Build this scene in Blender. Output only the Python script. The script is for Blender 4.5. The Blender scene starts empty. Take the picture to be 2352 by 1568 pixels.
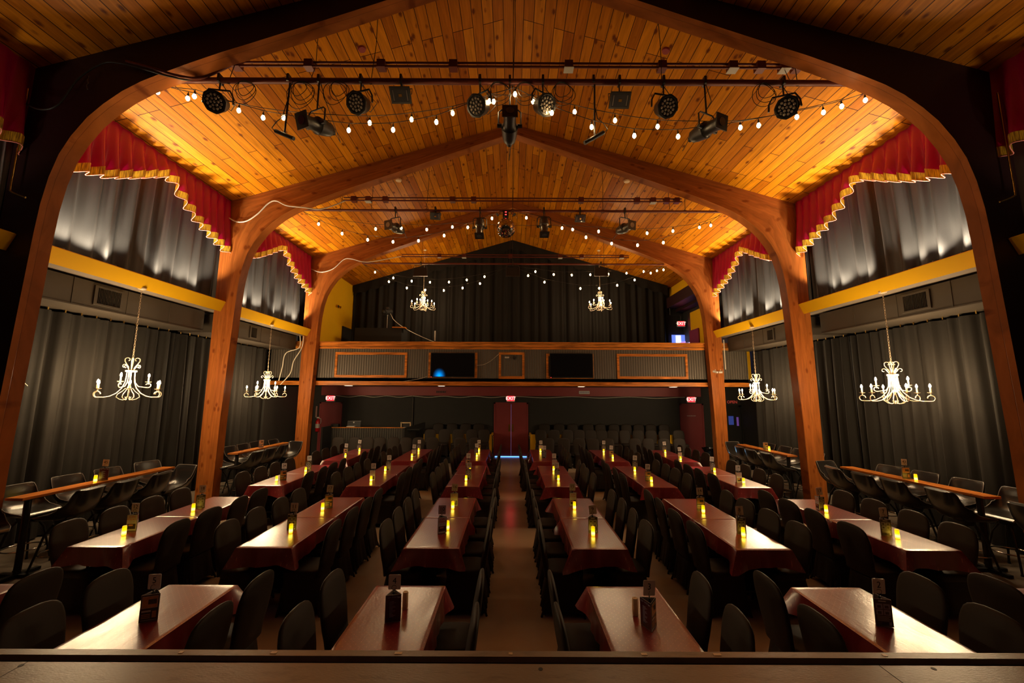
import bpy, math, random
from mathutils import Vector, Matrix
random.seed(7)
PI = math.pi
scene = bpy.context.scene
COL = scene.collection

# ------------------------------------------------------------ camera, world, exposure
CAM = (0.0, 0.0, 2.45)
cd = bpy.data.cameras.new('camera'); cam = bpy.data.objects.new('camera', cd); COL.objects.link(cam)
cd.sensor_width = 36.0; cd.lens = 36.0 * 914.0 / 2352.0; cd.clip_start = 0.05; cd.clip_end = 100
cam.location = CAM
cam.rotation_mode = 'QUATERNION'
pitch = math.atan(121 / 914.0)
cam.rotation_quaternion = (Matrix.Rotation(PI / 2 + pitch, 4, 'X') @ Matrix.Rotation(math.radians(0.25), 4, 'Z')).to_quaternion()
scene.camera = cam
w = bpy.data.worlds.new('world'); scene.world = w; w.use_nodes = True
w.node_tree.nodes['Background'].inputs[0].default_value = (1.0, 0.75, 0.55, 1)
w.node_tree.nodes['Background'].inputs[1].default_value = 0.012
vs = scene.view_settings
vs.view_transform = 'Standard'; vs.look = 'None'; vs.exposure = 0.88; vs.gamma = 1.0; vs.use_curve_mapping = False
# light levels (watts)
P_UP = 172.0      # each ledge uplight
P_CH = 25.0      # each chandelier candle
P_STR = 35.0     # string bulb emission strength
P_RIG = 4.0

# ------------------------------------------------------------ materials
MATS = {}
def newmat(name):
    m = bpy.data.materials.new(name); m.use_nodes = True
    nt = m.node_tree; b = nt.nodes['Principled BSDF']
    MATS[name] = m
    return m, nt, b
def mat(name, col, rough=0.6, metal=0.0, spec=0.5, bump=0.0, bscale=60, var=0.0, vscale=4, coat=0.0, coatr=0.1, sheen=0.0):
    m, nt, b = newmat(name)
    b.inputs['Base Color'].default_value = (*col, 1)
    b.inputs['Roughness'].default_value = rough
    b.inputs['Metallic'].default_value = metal
    b.inputs['Specular IOR Level'].default_value = spec
    b.inputs['Coat Weight'].default_value = coat
    b.inputs['Coat Roughness'].default_value = coatr
    b.inputs['Sheen Weight'].default_value = sheen
    tc = nt.nodes.new('ShaderNodeTexCoord')
    if var > 0:
        n = nt.nodes.new('ShaderNodeTexNoise'); n.inputs['Scale'].default_value = vscale; n.inputs['Detail'].default_value = 5
        nt.links.new(tc.outputs['Object'], n.inputs['Vector'])
        mx = nt.nodes.new('ShaderNodeMix'); mx.data_type = 'RGBA'
        mx.inputs['A'].default_value = (*[c * (1 - var) for c in col], 1)
        mx.inputs['B'].default_value = (*[min(1, c * (1 + var)) for c in col], 1)
        nt.links.new(n.outputs['Fac'], mx.inputs['Factor']); nt.links.new(mx.outputs['Result'], b.inputs['Base Color'])
    if bump > 0:
        n2 = nt.nodes.new('ShaderNodeTexNoise'); n2.inputs['Scale'].default_value = bscale; n2.inputs['Detail'].default_value = 3
        nt.links.new(tc.outputs['Object'], n2.inputs['Vector'])
        bp = nt.nodes.new('ShaderNodeBump'); bp.inputs['Strength'].default_value = bump; bp.inputs['Distance'].default_value = 0.01
        nt.links.new(n2.outputs['Fac'], bp.inputs['Height']); nt.links.new(bp.outputs['Normal'], b.inputs['Normal'])
    return m
def emit(name, col, strength):
    m, nt, b = newmat(name)
    b.inputs['Base Color'].default_value = (*col, 1)
    b.inputs['Emission Color'].default_value = (*col, 1)
    b.inputs['Emission Strength'].default_value = strength
    return m

def math_node(nt, op, a, b=None, c=None, clamp=False):
    n = nt.nodes.new('ShaderNodeMath'); n.operation = op; n.use_clamp = clamp
    for i, v in enumerate((a, b, c)):
        if v is None: continue
        if isinstance(v, (int, float)): n.inputs[i].default_value = v
        else: nt.links.new(v, n.inputs[i])
    return n.outputs[0]

def plank_mat(name, c1, c2, mortar, knot, L=2.4, W=0.135, rough=0.42, knots=True, grain=0.45, gap=0.0035):
    # UV in metres: u across the planks, v along them
    m, nt, b = newmat(name)
    uv = nt.nodes.new('ShaderNodeUVMap')
    sep = nt.nodes.new('ShaderNodeSeparateXYZ'); nt.links.new(uv.outputs['UV'], sep.inputs[0])
    u, v = sep.outputs[0], sep.outputs[1]
    cb = nt.nodes.new('ShaderNodeCombineXYZ'); nt.links.new(v, cb.inputs[0]); nt.links.new(u, cb.inputs[1])
    br = nt.nodes.new('ShaderNodeTexBrick'); nt.links.new(cb.outputs[0], br.inputs['Vector'])
    br.offset = 0.37; br.offset_frequency = 3; br.squash = 1.0
    br.inputs['Scale'].default_value = 1.0
    br.inputs['Brick Width'].default_value = L; br.inputs['Row Height'].default_value = W
    br.inputs['Mortar Size'].default_value = gap; br.inputs['Mortar Smooth'].default_value = 0.3
    br.inputs['Bias'].default_value = -0.1
    br.inputs['Color1'].default_value = (*c1, 1); br.inputs['Color2'].default_value = (*c2, 1)
    br.inputs['Mortar'].default_value = (*mortar, 1)
    # grain stretched along v
    cg = nt.nodes.new('ShaderNodeCombineXYZ')
    nt.links.new(math_node(nt, 'MULTIPLY', v, 1.3), cg.inputs[0]); nt.links.new(math_node(nt, 'MULTIPLY', u, 16), cg.inputs[1])
    ng = nt.nodes.new('ShaderNodeTexNoise'); ng.inputs['Scale'].default_value = 1.0; ng.inputs['Detail'].default_value = 6; ng.inputs['Distortion'].default_value = 1.2
    nt.links.new(cg.outputs[0], ng.inputs['Vector'])
    rg = nt.nodes.new('ShaderNodeMapRange'); rg.inputs[1].default_value = 0.3; rg.inputs[2].default_value = 0.7; rg.inputs[3].default_value = 1 - grain; rg.inputs[4].default_value = 1 + grain * 0.6
    nt.links.new(ng.outputs['Fac'], rg.inputs[0])
    mg = nt.nodes.new('ShaderNodeMix'); mg.data_type = 'RGBA'; mg.blend_type = 'MULTIPLY'; mg.inputs['Factor'].default_value = 1
    cgr = nt.nodes.new('ShaderNodeCombineColor')
    for i in range(3): nt.links.new(rg.outputs[0], cgr.inputs[i])
    nt.links.new(br.outputs['Color'], mg.inputs['A']); nt.links.new(cgr.outputs[0], mg.inputs['B'])
    out = mg.outputs['Result']
    if knots:
        ck = nt.nodes.new('ShaderNodeCombineXYZ')
        nt.links.new(math_node(nt, 'MULTIPLY', v, 3.0), ck.inputs[0]); nt.links.new(math_node(nt, 'MULTIPLY', u, 5.6), ck.inputs[1])
        vo = nt.nodes.new('ShaderNodeTexVoronoi'); vo.inputs['Scale'].default_value = 1.0; vo.inputs['Randomness'].default_value = 1.0
        nt.links.new(ck.outputs[0], vo.inputs['Vector'])
        nk = nt.nodes.new('ShaderNodeTexNoise'); nk.inputs['Scale'].default_value = 9; nt.links.new(ck.outputs[0], nk.inputs['Vector'])
        dd = math_node(nt, 'ADD', vo.outputs['Distance'], math_node(nt, 'MULTIPLY', nk.outputs['Fac'], 0.12))
        rk = nt.nodes.new('ShaderNodeMapRange'); rk.inputs[1].default_value = 0.16; rk.inputs[2].default_value = 0.29; rk.inputs[3].default_value = 0.92; rk.inputs[4].default_value = 0.0
        nt.links.new(dd, rk.inputs[0])
        mk = nt.nodes.new('ShaderNodeMix'); mk.data_type = 'RGBA'; mk.inputs['B'].default_value = (*knot, 1)
        nt.links.new(rk.outputs[0], mk.inputs['Factor']); nt.links.new(out, mk.inputs['A'])
        out = mk.outputs['Result']
    nt.links.new(out, b.inputs['Base Color'])
    b.inputs['Specular IOR Level'].default_value = 0.12
    b.inputs['Roughness'].default_value = rough
    bp = nt.nodes.new('ShaderNodeBump'); bp.inputs['Strength'].default_value = 0.5; bp.inputs['Distance'].default_value = 0.006; bp.invert = True
    nt.links.new(br.outputs['Fac'], bp.inputs['Height']); nt.links.new(bp.outputs['Normal'], b.inputs['Normal'])
    return m

M_CEIL = plank_mat('cedar_planks', (0.54, 0.190, 0.004), (0.30, 0.075, 0.002), (0.03, 0.007, 0.002), (0.10, 0.018, 0.002), W=0.192, grain=0.28, gap=0.007)
M_ARCH = plank_mat('glulam_wood', (0.34, 0.104, 0.020), (0.28, 0.078, 0.015), (0.21, 0.058, 0.011), (0.16, 0.035, 0.006), L=7.0, W=0.04, rough=0.38, knots=True, grain=0.30, gap=0.0008)
M_TRIM = plank_mat('varnished_pine', (0.62, 0.22, 0.035), (0.50, 0.16, 0.025), (0.25, 0.06, 0.01), (0.16, 0.04, 0.008), L=3.0, W=0.5, rough=0.35, knots=False, grain=0.6, gap=0.001)
M_BARTOP = plank_mat('bar_plank_wood', (0.50, 0.17, 0.03), (0.40, 0.12, 0.02), (0.2, 0.05, 0.01), (0.16, 0.04, 0.008), L=3.0, W=0.12, rough=0.25, knots=True, grain=0.5)
M_ARCHPAINT = mat('dark_maroon_paint', (0.028, 0.006, 0.007), 0.55)
M_YELLOW = mat('yellow_paint', (0.72, 0.40, 0.004), 0.65, spec=0.2, var=0.06, vscale=1.5)
M_DUCT = mat('grey_brown_duct_paint', (0.046, 0.036, 0.026), 0.5, var=0.25, vscale=2.5)
M_SOFFIT = mat('soffit_grey', (0.16, 0.13, 0.10), 0.6, var=0.2, vscale=3)
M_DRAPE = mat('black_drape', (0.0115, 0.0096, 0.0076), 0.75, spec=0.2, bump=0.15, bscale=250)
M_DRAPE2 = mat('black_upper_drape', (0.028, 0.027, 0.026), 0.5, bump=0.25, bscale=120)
M_RED = mat('red_satin', (0.42, 0.0, 0.065), 0.33)
M_GOLD = mat('gold_fringe', (0.80, 0.50, 0.03), 0.5, bump=0.6, bscale=140)
def fringe_strands():
    m = M_GOLD; nt = m.node_tree; b = nt.nodes['Principled BSDF']
    tc = nt.nodes.new('ShaderNodeTexCoord'); mp = nt.nodes.new('ShaderNodeMapping'); mp.inputs['Scale'].default_value = (60, 60, 4)
    nt.links.new(tc.outputs['Object'], mp.inputs['Vector'])
    n = nt.nodes.new('ShaderNodeTexNoise'); n.inputs['Scale'].default_value = 1.5; nt.links.new(mp.outputs[0], n.inputs['Vector'])
    r = nt.nodes.new('ShaderNodeValToRGB'); r.color_ramp.elements[0].position = 0.35; r.color_ramp.elements[0].color = (0.30, 0.14, 0.008, 1); r.color_ramp.elements[1].position = 0.62; r.color_ramp.elements[1].color = (0.85, 0.52, 0.03, 1)
    nt.links.new(n.outputs['Fac'], r.inputs[0]); nt.links.new(r.outputs[0], b.inputs['Base Color'])
fringe_strands()
M_PIPING = mat('coral_piping', (0.85, 0.25, 0.18), 0.5)
M_WALL = mat('black_wall_paint', (0.020, 0.018, 0.015), 0.75, bump=0.1, bscale=80, var=0.2, vscale=2)
M_MAROON = mat('maroon_paint', (0.24, 0.030, 0.032), 0.55, var=0.12, vscale=2)
M_BLACK = mat('black_metal', (0.012, 0.012, 0.012), 0.4, metal=0.3)
M_FIX = mat('fixture_black', (0.018, 0.017, 0.016), 0.38)
M_GLASS_DARK = mat('dark_lens_glass', (0.03, 0.03, 0.035), 0.08, spec=1.0)
M_LENS = mat('led_lens', (0.35, 0.3, 0.25), 0.15, spec=1.0)
M_PIPE = mat('rust_red_pipe', (0.13, 0.025, 0.013), 0.4, metal=0.2)
M_BOXW = mat('pale_outlet', (0.45, 0.42, 0.36), 0.5)
M_CABLE = mat('black_cable', (0.02, 0.016, 0.012), 0.5)
M_WCABLE = mat('white_cable', (0.62, 0.56, 0.46), 0.5)
M_CHAIR = mat('black_spandex', (0.021, 0.0145, 0.010), 0.6, spec=0.25, bump=0.1, bscale=300)
M_LEGB = mat('dark_chair_foot', (0.018, 0.016, 0.014), 0.5)
M_VINYL = mat('black_vinyl', (0.014, 0.012, 0.011), 0.24, spec=0.6)
M_WELT = mat('grey_welting', (0.12, 0.10, 0.085), 0.4)
M_CHROME = mat('chrome', (0.6, 0.58, 0.55), 0.12, metal=1.0)
M_BRASS = mat('brass', (0.65, 0.42, 0.12), 0.25, metal=1.0)
M_CHAND = mat('antique_gold_iron', (0.72, 0.58, 0.42), 0.35, metal=0.4)
M_CARD = mat('white_card', (0.75, 0.70, 0.70), 0.35)
M_INK = mat('black_ink', (0.006, 0.006, 0.006), 0.5)
M_ACR = mat('clear_edge_acrylic', (0.30, 0.27, 0.27), 0.08, spec=0.9)
M_NAVY = mat('navy_print', (0.030, 0.026, 0.060), 0.2)
M_PLUM = mat('plum_print', (0.06, 0.012, 0.02), 0.2)
M_LILAC = mat('lilac_print', (0.30, 0.27, 0.38), 0.3)
M_TANP = mat('tan_photo_print', (0.55, 0.26, 0.10), 0.3, var=0.5, vscale=30)
M_PAPER = mat('pale_print', (0.55, 0.52, 0.50), 0.35)
M_REDP = mat('red_print', (0.50, 0.04, 0.04), 0.35)
M_DKPIC = mat('dark_photo_print', (0.05, 0.035, 0.02), 0.3, var=0.7, vscale=40)
M_CREAM = mat('cream_plastic', (0.72, 0.52, 0.28), 0.4)
M_WHITEP = mat('white_plastic', (0.6, 0.57, 0.52), 0.4)
M_EXTR = mat('extinguisher_red', (0.55, 0.01, 0.012), 0.25)
M_DARKBOX = mat('matt_black_board', (0.012, 0.011, 0.010), 0.8)
M_PANEL = None
M_TVSCR = mat('tv_screen_glass', (0.006, 0.006, 0.008), 0.12, spec=0.6)
M_CARPET = mat('dark_side_carpet', (0.11, 0.085, 0.06), 0.9, bump=0.4, bscale=200, var=0.3, vscale=3)
M_GRILLE = mat('grille_black', (0.008, 0.008, 0.008), 0.6)
E_BULB = emit('string_bulb_glow', (1.0, 0.66, 0.30), P_STR)
E_CBULB = emit('candle_bulb_glow', (1.0, 0.78, 0.48), 60.0)
E_EXIT = emit('exit_red_glow', (1.0, 0.008, 0.014), 3.2)
E_EXITW = emit('exit_letter_glow', (1.0, 0.50, 0.42), 1.5)
E_BLUE = emit('blue_daylight_gap', (0.12, 0.35, 1.0), 1.6)
E_VIOL = emit('violet_gap', (0.45, 0.30, 0.75), 0.22)
E_LED = emit('blue_white_led', (0.45, 0.75, 1.0), 45.0)
E_RECESS = emit('recessed_lamp', (1.0, 0.82, 0.55), 2.2)
E_REDDOT = emit('red_led', (1.0, 0.03, 0.03), 3.0)
E_UPL = emit('uplight_lens', (1.0, 0.86, 0.68), 12.0)

def beadboard(name, col):
    m, nt, b = newmat(name)
    uv = nt.nodes.new('ShaderNodeTexCoord'); sep = nt.nodes.new('ShaderNodeSeparateXYZ'); nt.links.new(uv.outputs['Object'], sep.inputs[0])
    f = math_node(nt, 'FRACT', math_node(nt, 'MULTIPLY', sep.outputs[0], 12.0))
    g = math_node(nt, 'ABSOLUTE', math_node(nt, 'SUBTRACT', f, 0.5))
    r = nt.nodes.new('ShaderNodeMapRange'); r.inputs[1].default_value = 0.30; r.inputs[2].default_value = 0.48; r.inputs[3].default_value = 1; r.inputs[4].default_value = 0
    nt.links.new(g, r.inputs[0])
    mx = nt.nodes.new('ShaderNodeMix'); mx.data_type = 'RGBA'; mx.inputs['A'].default_value = (*[c * 0.35 for c in col], 1); mx.inputs['B'].default_value = (*col, 1)
    nt.links.new(r.outputs[0], mx.inputs['Factor']); nt.links.new(mx.outputs['Result'], b.inputs['Base Color'])
    bp = nt.nodes.new('ShaderNodeBump'); bp.inputs['Strength'].default_value = 0.8; bp.inputs['Distance'].default_value = 0.01
    nt.links.new(r.outputs[0], bp.inputs['Height']); nt.links.new(bp.outputs['Normal'], b.inputs['Normal'])
    b.inputs['Roughness'].default_value = 0.5
    return m
M_PANEL = beadboard('grey_beadboard', (0.088, 0.072, 0.054))
M_BOOTHP = beadboard('dark_beadboard', (0.040, 0.036, 0.028))

def cloth_mat():
    m, nt, b = newmat('burgundy_vinyl_cloth')
    tc = nt.nodes.new('ShaderNodeTexCoord')
    rot = nt.nodes.new('ShaderNodeMapping'); rot.inputs['Rotation'].default_value = (0, 0, PI / 4); rot.inputs['Scale'].default_value = (26, 26, 26)
    nt.links.new(tc.outputs['Object'], rot.inputs['Vector'])
    fr = nt.nodes.new('ShaderNodeVectorMath'); fr.operation = 'FRACTION'; nt.links.new(rot.outputs[0], fr.inputs[0])
    sb = nt.nodes.new('ShaderNodeVectorMath'); sb.operation = 'SUBTRACT'; sb.inputs[1].default_value = (0.5, 0.5, 0.5); nt.links.new(fr.outputs[0], sb.inputs[0])
    sx = nt.nodes.new('ShaderNodeSeparateXYZ'); nt.links.new(sb.outputs[0], sx.inputs[0])
    d = math_node(nt, 'SQRT', math_node(nt, 'ADD', math_node(nt, 'POWER', math_node(nt, 'ABSOLUTE', sx.outputs[0]), 2), math_node(nt, 'POWER', math_node(nt, 'ABSOLUTE', sx.outputs[1]), 2)))
    r = nt.nodes.new('ShaderNodeMapRange'); r.inputs[1].default_value = 0.06; r.inputs[2].default_value = 0.12; r.inputs[3].default_value = 1; r.inputs[4].default_value = 0
    nt.links.new(d, r.inputs[0])
    mx = nt.nodes.new('ShaderNodeMix'); mx.data_type = 'RGBA'; mx.inputs['A'].default_value = (0.23, 0.012, 0.016, 1); mx.inputs['B'].default_value = (0.55, 0.12, 0.08, 1)
    nt.links.new(r.outputs[0], mx.inputs['Factor']); nt.links.new(mx.outputs['Result'], b.inputs['Base Color'])
    b.inputs['Roughness'].default_value = 0.30; b.inputs['Specular IOR Level'].default_value = 1.0
    b.inputs['Coat Weight'].default_value = 0.8; b.inputs['Coat Roughness'].default_value = 0.24
    n = nt.nodes.new('ShaderNodeTexNoise'); n.inputs['Scale'].default_value = 5; n.inputs['Detail'].default_value = 3; n.inputs['Distortion'].default_value = 1.5
    mp = nt.nodes.new('ShaderNodeMapping'); mp.inputs['Scale'].default_value = (2.2, 0.8, 1)
    geo = nt.nodes.new('ShaderNodeNewGeometry')
    nt.links.new(geo.outputs['Position'], mp.inputs['Vector']); nt.links.new(mp.outputs[0], n.inputs['Vector'])
    bp = nt.nodes.new('ShaderNodeBump'); bp.inputs['Strength'].default_value = 0.30; bp.inputs['Distance'].default_value = 0.006
    nt.links.new(n.outputs['Fac'], bp.inputs['Height'])
    nt.links.new(bp.outputs['Normal'], b.inputs['Normal']); nt.links.new(bp.outputs['Normal'], b.inputs['Coat Normal'])
    return m
M_CLOTH = cloth_mat()

def floor_mat():
    m, nt, b = newmat('brown_vinyl_floor')
    geo = nt.nodes.new('ShaderNodeNewGeometry')
    n = nt.nodes.new('ShaderNodeTexNoise'); n.inputs['Scale'].default_value = 1.1; n.inputs['Detail'].default_value = 6
    nt.links.new(geo.outputs['Position'], n.inputs['Vector'])
    cr = nt.nodes.new('ShaderNodeValToRGB'); cr.color_ramp.elements[0].color = (0.37, 0.285, 0.20, 1); cr.color_ramp.elements[1].color = (0.48, 0.38, 0.27, 1)
    cr.color_ramp.elements[0].position = 0.35; cr.color_ramp.elements[1].position = 0.65
    nt.links.new(n.outputs['Fac'], cr.inputs[0]); nt.links.new(cr.outputs[0], b.inputs['Base Color'])
    b.inputs['Roughness'].default_value = 0.19; b.inputs['Specular IOR Level'].default_value = 0.6
    n2 = nt.nodes.new('ShaderNodeTexNoise'); n2.inputs['Scale'].default_value = 9; nt.links.new(geo.outputs['Position'], n2.inputs['Vector'])
    bp = nt.nodes.new('ShaderNodeBump'); bp.inputs['Strength'].default_value = 0.06; bp.inputs['Distance'].default_value = 0.01
    nt.links.new(n2.outputs['Fac'], bp.inputs['Height']); nt.links.new(bp.outputs['Normal'], b.inputs['Normal'])
    return m
M_FLOOR = floor_mat()
def stage_mat():
    m, nt, b = newmat('painted_stage_boards')
    geo = nt.nodes.new('ShaderNodeNewGeometry')
    mp = nt.nodes.new('ShaderNodeMapping'); mp.inputs['Scale'].default_value = (3, 11, 3); mp.inputs['Rotation'].default_value = (0, 0, 0.5)
    nt.links.new(geo.outputs['Position'], mp.inputs['Vector'])
    n = nt.nodes.new('ShaderNodeTexNoise'); n.inputs['Scale'].default_value = 2.0; n.inputs['Detail'].default_value = 8; n.inputs['Roughness'].default_value = 0.65
    nt.links.new(mp.outputs[0], n.inputs['Vector'])
    cr = nt.nodes.new('ShaderNodeValToRGB')
    cr.color_ramp.elements[0].color = (0.20, 0.148, 0.096, 1); cr.color_ramp.elements[0].position = 0.34
    cr.color_ramp.elements[1].color = (0.27, 0.20, 0.13, 1); cr.color_ramp.elements[1].position = 0.48
    nt.links.new(n.outputs['Fac'], cr.inputs[0]); nt.links.new(cr.outputs[0], b.inputs['Base Color'])
    b.inputs['Roughness'].default_value = 0.33
    n2 = nt.nodes.new('ShaderNodeTexNoise'); n2.inputs['Scale'].default_value = 14; n2.inputs['Detail'].default_value = 6; nt.links.new(mp.outputs[0], n2.inputs['Vector'])
    bp = nt.nodes.new('ShaderNodeBump'); bp.inputs['Strength'].default_value = 0.25; bp.inputs['Distance'].default_value = 0.004
    nt.links.new(n2.outputs['Fac'], bp.inputs['Height']); nt.links.new(bp.outputs['Normal'], b.inputs['Normal'])
    return m
M_STAGE = stage_mat()

def candle_mat():
    m, nt, b = newmat('led_candle_wax')
    tc = nt.nodes.new('ShaderNodeTexCoord'); sep = nt.nodes.new('ShaderNodeSeparateXYZ'); nt.links.new(tc.outputs['Object'], sep.inputs[0])
    cr = nt.nodes.new('ShaderNodeValToRGB'); e = cr.color_ramp.elements
    e[0].position = 0.0; e[0].color = (1.0, 0.50, 0.0, 1); e[1].position = 1.0; e[1].color = (0.62, 0.34, 0.0, 1)
    k = e.new(0.30); k.color = (1.0, 0.72, 0.10, 1); k = e.new(0.55); k.color = (0.95, 0.55, 0.0, 1)
    nt.links.new(math_node(nt, 'DIVIDE', sep.outputs[2], 0.11), cr.inputs[0])
    cs = nt.nodes.new('ShaderNodeValToRGB'); s = cs.color_ramp.elements
    s[0].position = 0.0; s[0].color = (.35, .35, .35, 1); s[1].position = 1.0; s[1].color = (.2, .2, .2, 1); k = s.new(0.28); k.color = (1, 1, 1, 1); k = s.new(0.6); k.color = (.35, .35, .35, 1)
    nt.links.new(math_node(nt, 'DIVIDE', sep.outputs[2], 0.11), cs.inputs[0])
    nt.links.new(cr.outputs[0], b.inputs['Emission Color']); nt.links.new(math_node(nt, 'MULTIPLY', cs.outputs[0], 3.6), b.inputs['Emission Strength'])
    b.inputs['Base Color'].default_value = (0.7, 0.5, 0.2, 1)
    return m
M_CANDLE = candle_mat()

def mirror_mat():
    m, nt, b = newmat('mirror_tiles')
    b.inputs['Base Color'].default_value = (0.75, 0.72, 0.70, 1); b.inputs['Metallic'].default_value = 1; b.inputs['Roughness'].default_value = 0.06
    return m
M_MIRROR = mirror_mat()

# ------------------------------------------------------------ mesh builder
class MB:
    def __init__(s): s.v = []; s.f = []; s.m = []; s.uv = None
    def add(s, vs, fs, mi=0):
        o = len(s.v); s.v += [tuple(p) for p in vs]; s.f += [tuple(i + o for i in f) for f in fs]; s.m += [mi] * len(fs); return s
    def box(s, c, d, mi=0, rz=0.0, rx=0.0, ry=0.0):
        R = Matrix.Rotation(rz, 3, 'Z') @ Matrix.Rotation(ry, 3, 'Y') @ Matrix.Rotation(rx, 3, 'X')
        vs = []
        for x in (-.5, .5):
            for y in (-.5, .5):
                for z in (-.5, .5):
                    p = R @ Vector((x * d[0], y * d[1], z * d[2])); vs.append((c[0] + p.x, c[1] + p.y, c[2] + p.z))
        return s.add(vs, [(0, 1, 3, 2), (4, 6, 7, 5), (0, 4, 5, 1), (2, 3, 7, 6), (0, 2, 6, 4), (1, 5, 7, 3)], mi)
    def bx(s, x0, x1, y0, y1, z0, z1, mi=0):
        return s.box(((x0 + x1) / 2, (y0 + y1) / 2, (z0 + z1) / 2), (abs(x1 - x0), abs(y1 - y0), abs(z1 - z0)), mi)
    def cyl(s, p0, p1, r0, r1=None, n=12, mi=0, caps=True):
        if r1 is None: r1 = r0
        p0 = Vector(p0); p1 = Vector(p1); a = (p1 - p0).normalized()
        t = Vector((0, 0, 1)) if abs(a.z) < 0.9 else Vector((1, 0, 0)); u = a.cross(t).normalized(); v = a.cross(u)
        vs = []
        for p, r in ((p0, r0), (p1, r1)):
            for i in range(n):
                q = 2 * PI * i / n; vs.append(p + u * (math.cos(q) * r) + v * (math.sin(q) * r))
        fs = [(i, i + n, (i + 1) % n + n, (i + 1) % n) for i in range(n)]
        if caps: fs += [tuple(range(n)), tuple(range(2 * n - 1, n - 1, -1))]
        return s.add(vs, fs, mi)
    def tube(s, pts, r, n=6, mi=0, closed=False, caps=True):
        pts = [Vector(p) for p in pts]; N = len(pts); vs = []; prev = None
        for i, p in enumerate(pts):
            if closed: a = pts[(i + 1) % N] - pts[i - 1]
            else: a = pts[min(i + 1, N - 1)] - pts[max(i - 1, 0)]
            a = a.normalized() if a.length > 1e-9 else Vector((0, 0, 1))
            if prev is None:
                t = Vector((0, 0, 1)) if abs(a.z) < 0.9 else Vector((1, 0, 0)); u = a.cross(t).normalized()
            else:
                u = (prev - a * prev.dot(a)); u = u.normalized() if u.length > 1e-6 else a.orthogonal().normalized()
            prev = u; v = a.cross(u)
            rr = r[i] if isinstance(r, (list, tuple)) else r
            for k in range(n):
                q = 2 * PI * k / n; vs.append(p + u * (math.cos(q) * rr) + v * (math.sin(q) * rr))
        fs = []
        for i in range(N if closed else N - 1):
            j = (i + 1) % N
            for k in range(n): fs.append((i * n + k, i * n + (k + 1) % n, j * n + (k + 1) % n, j * n + k))
        if caps and not closed: fs += [tuple(range(n - 1, -1, -1)), tuple((N - 1) * n + k for k in range(n))]
        return s.add(vs, fs, mi)
    def lathe(s, prof, c=(0, 0, 0), n=16, mi=0):
        vs = []; fs = []
        for r, z in prof:
            for k in range(n):
                q = 2 * PI * k / n; vs.append((c[0] + r * math.cos(q), c[1] + r * math.sin(q), c[2] + z))
        for i in range(len(prof) - 1):
            for k in range(n): fs.append((i * n + k, i * n + (k + 1) % n, (i + 1) * n + (k + 1) % n, (i + 1) * n + k))
        fs += [tuple(range(n - 1, -1, -1)), tuple((len(prof) - 1) * n + k for k in range(n))]
        return s.add(vs, fs, mi)
    def sphere(s, c, r, n=12, m=8, sz=1.0, mi=0):
        return s.lathe([(max(1e-4, r * math.sin(PI * i / m)), -r * sz * math.cos(PI * i / m)) for i in range(m + 1)], c, n, mi)
    def grid(s, fn, nu, nv, mi=0, uvs=False):
        vs = [fn(i / nu, j / nv) for i in range(nu + 1) for j in range(nv + 1)]
        fs = [(i * (nv + 1) + j, (i + 1) * (nv + 1) + j, (i + 1) * (nv + 1) + j + 1, i * (nv + 1) + j + 1) for i in range(nu) for j in range(nv)]
        return s.add(vs, fs, mi)
    def rings(s, rings, mi=0, cap0=True, cap1=True):
        n = len(rings[0]); vs = [p for r in rings for p in r]; fs = []
        for i in range(len(rings) - 1):
            for k in range(n): fs.append((i * n + k, i * n + (k + 1) % n, (i + 1) * n + (k + 1) % n, (i + 1) * n + k))
        if cap0: fs.append(tuple(range(n - 1, -1, -1)))
        if cap1: fs.append(tuple((len(rings) - 1) * n + k for k in range(n)))
        return s.add(vs, fs, mi)
    def mesh(s, name, mats, smooth=40, uvf=None, fix=True):
        me = bpy.data.meshes.new(name); me.from_pydata(s.v, [], s.f)
        if not isinstance(mats, (list, tuple)): mats = [mats]
        for m in mats: me.materials.append(m)
        me.polygons.foreach_set('material_index', s.m)
        me.validate(); me.update()
        if fix:
            import bmesh
            bm = bmesh.new(); bm.from_mesh(me); bmesh.ops.recalc_face_normals(bm, faces=bm.faces[:]); bm.to_mesh(me); bm.free()
        if uvf:
            uvl = me.uv_layers.new(name='UVMap')
            for poly in me.polygons:
                for li in poly.loop_indices:
                    uvl.data[li].uv = uvf(me.vertices[me.loops[li].vertex_index].co, poly.normal, me.loops[li].vertex_index)
        if smooth:
            me.polygons.foreach_set('use_smooth', [True] * len(me.polygons))
            me.set_sharp_from_angle(angle=math.radians(smooth))
        return me
    def build(s, name, mats, parent=None, smooth=40, uvf=None, fix=True, loc=None):
        o = bpy.data.objects.new(name, s.mesh(name, mats, smooth, uvf, fix)); COL.objects.link(o)
        if parent is not None: o.parent = parent
        if loc is not None: o.location = loc
        return o

def tag(o, label=None, cat=None, group=None, kind=None):
    if label: o['label'] = label
    if cat: o['category'] = cat
    if group: o['group'] = group
    if kind: o['kind'] = kind
    return o
def struct(o): o['kind'] = 'structure'; return o
def thing(name, loc, label, cat, group=None, rz=0.0):
    o = bpy.data.objects.new(name, None); o.empty_display_size = 0.1; COL.objects.link(o); o.location = loc; o.rotation_euler = (0, 0, rz)
    return tag(o, label, cat, group)
def copy_tree(o, parent=None):
    c = o.copy(); COL.objects.link(c)
    if parent is not None: c.parent = parent
    for ch in list(o.children): copy_tree(ch, c)
    return c
def light(name, kind, loc, energy, col, parent=None, size=0.03, **kw):
    l = bpy.data.lights.new(name, kind); l.energy = energy; l.color = col
    if kind in ('POINT', 'SPOT'): l.shadow_soft_size = size
    for k, v in kw.items(): setattr(l, k, v)
    o = bpy.data.objects.new(name, l); COL.objects.link(o); o.location = loc
    if parent is not None: o.parent = parent
    return o
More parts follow.
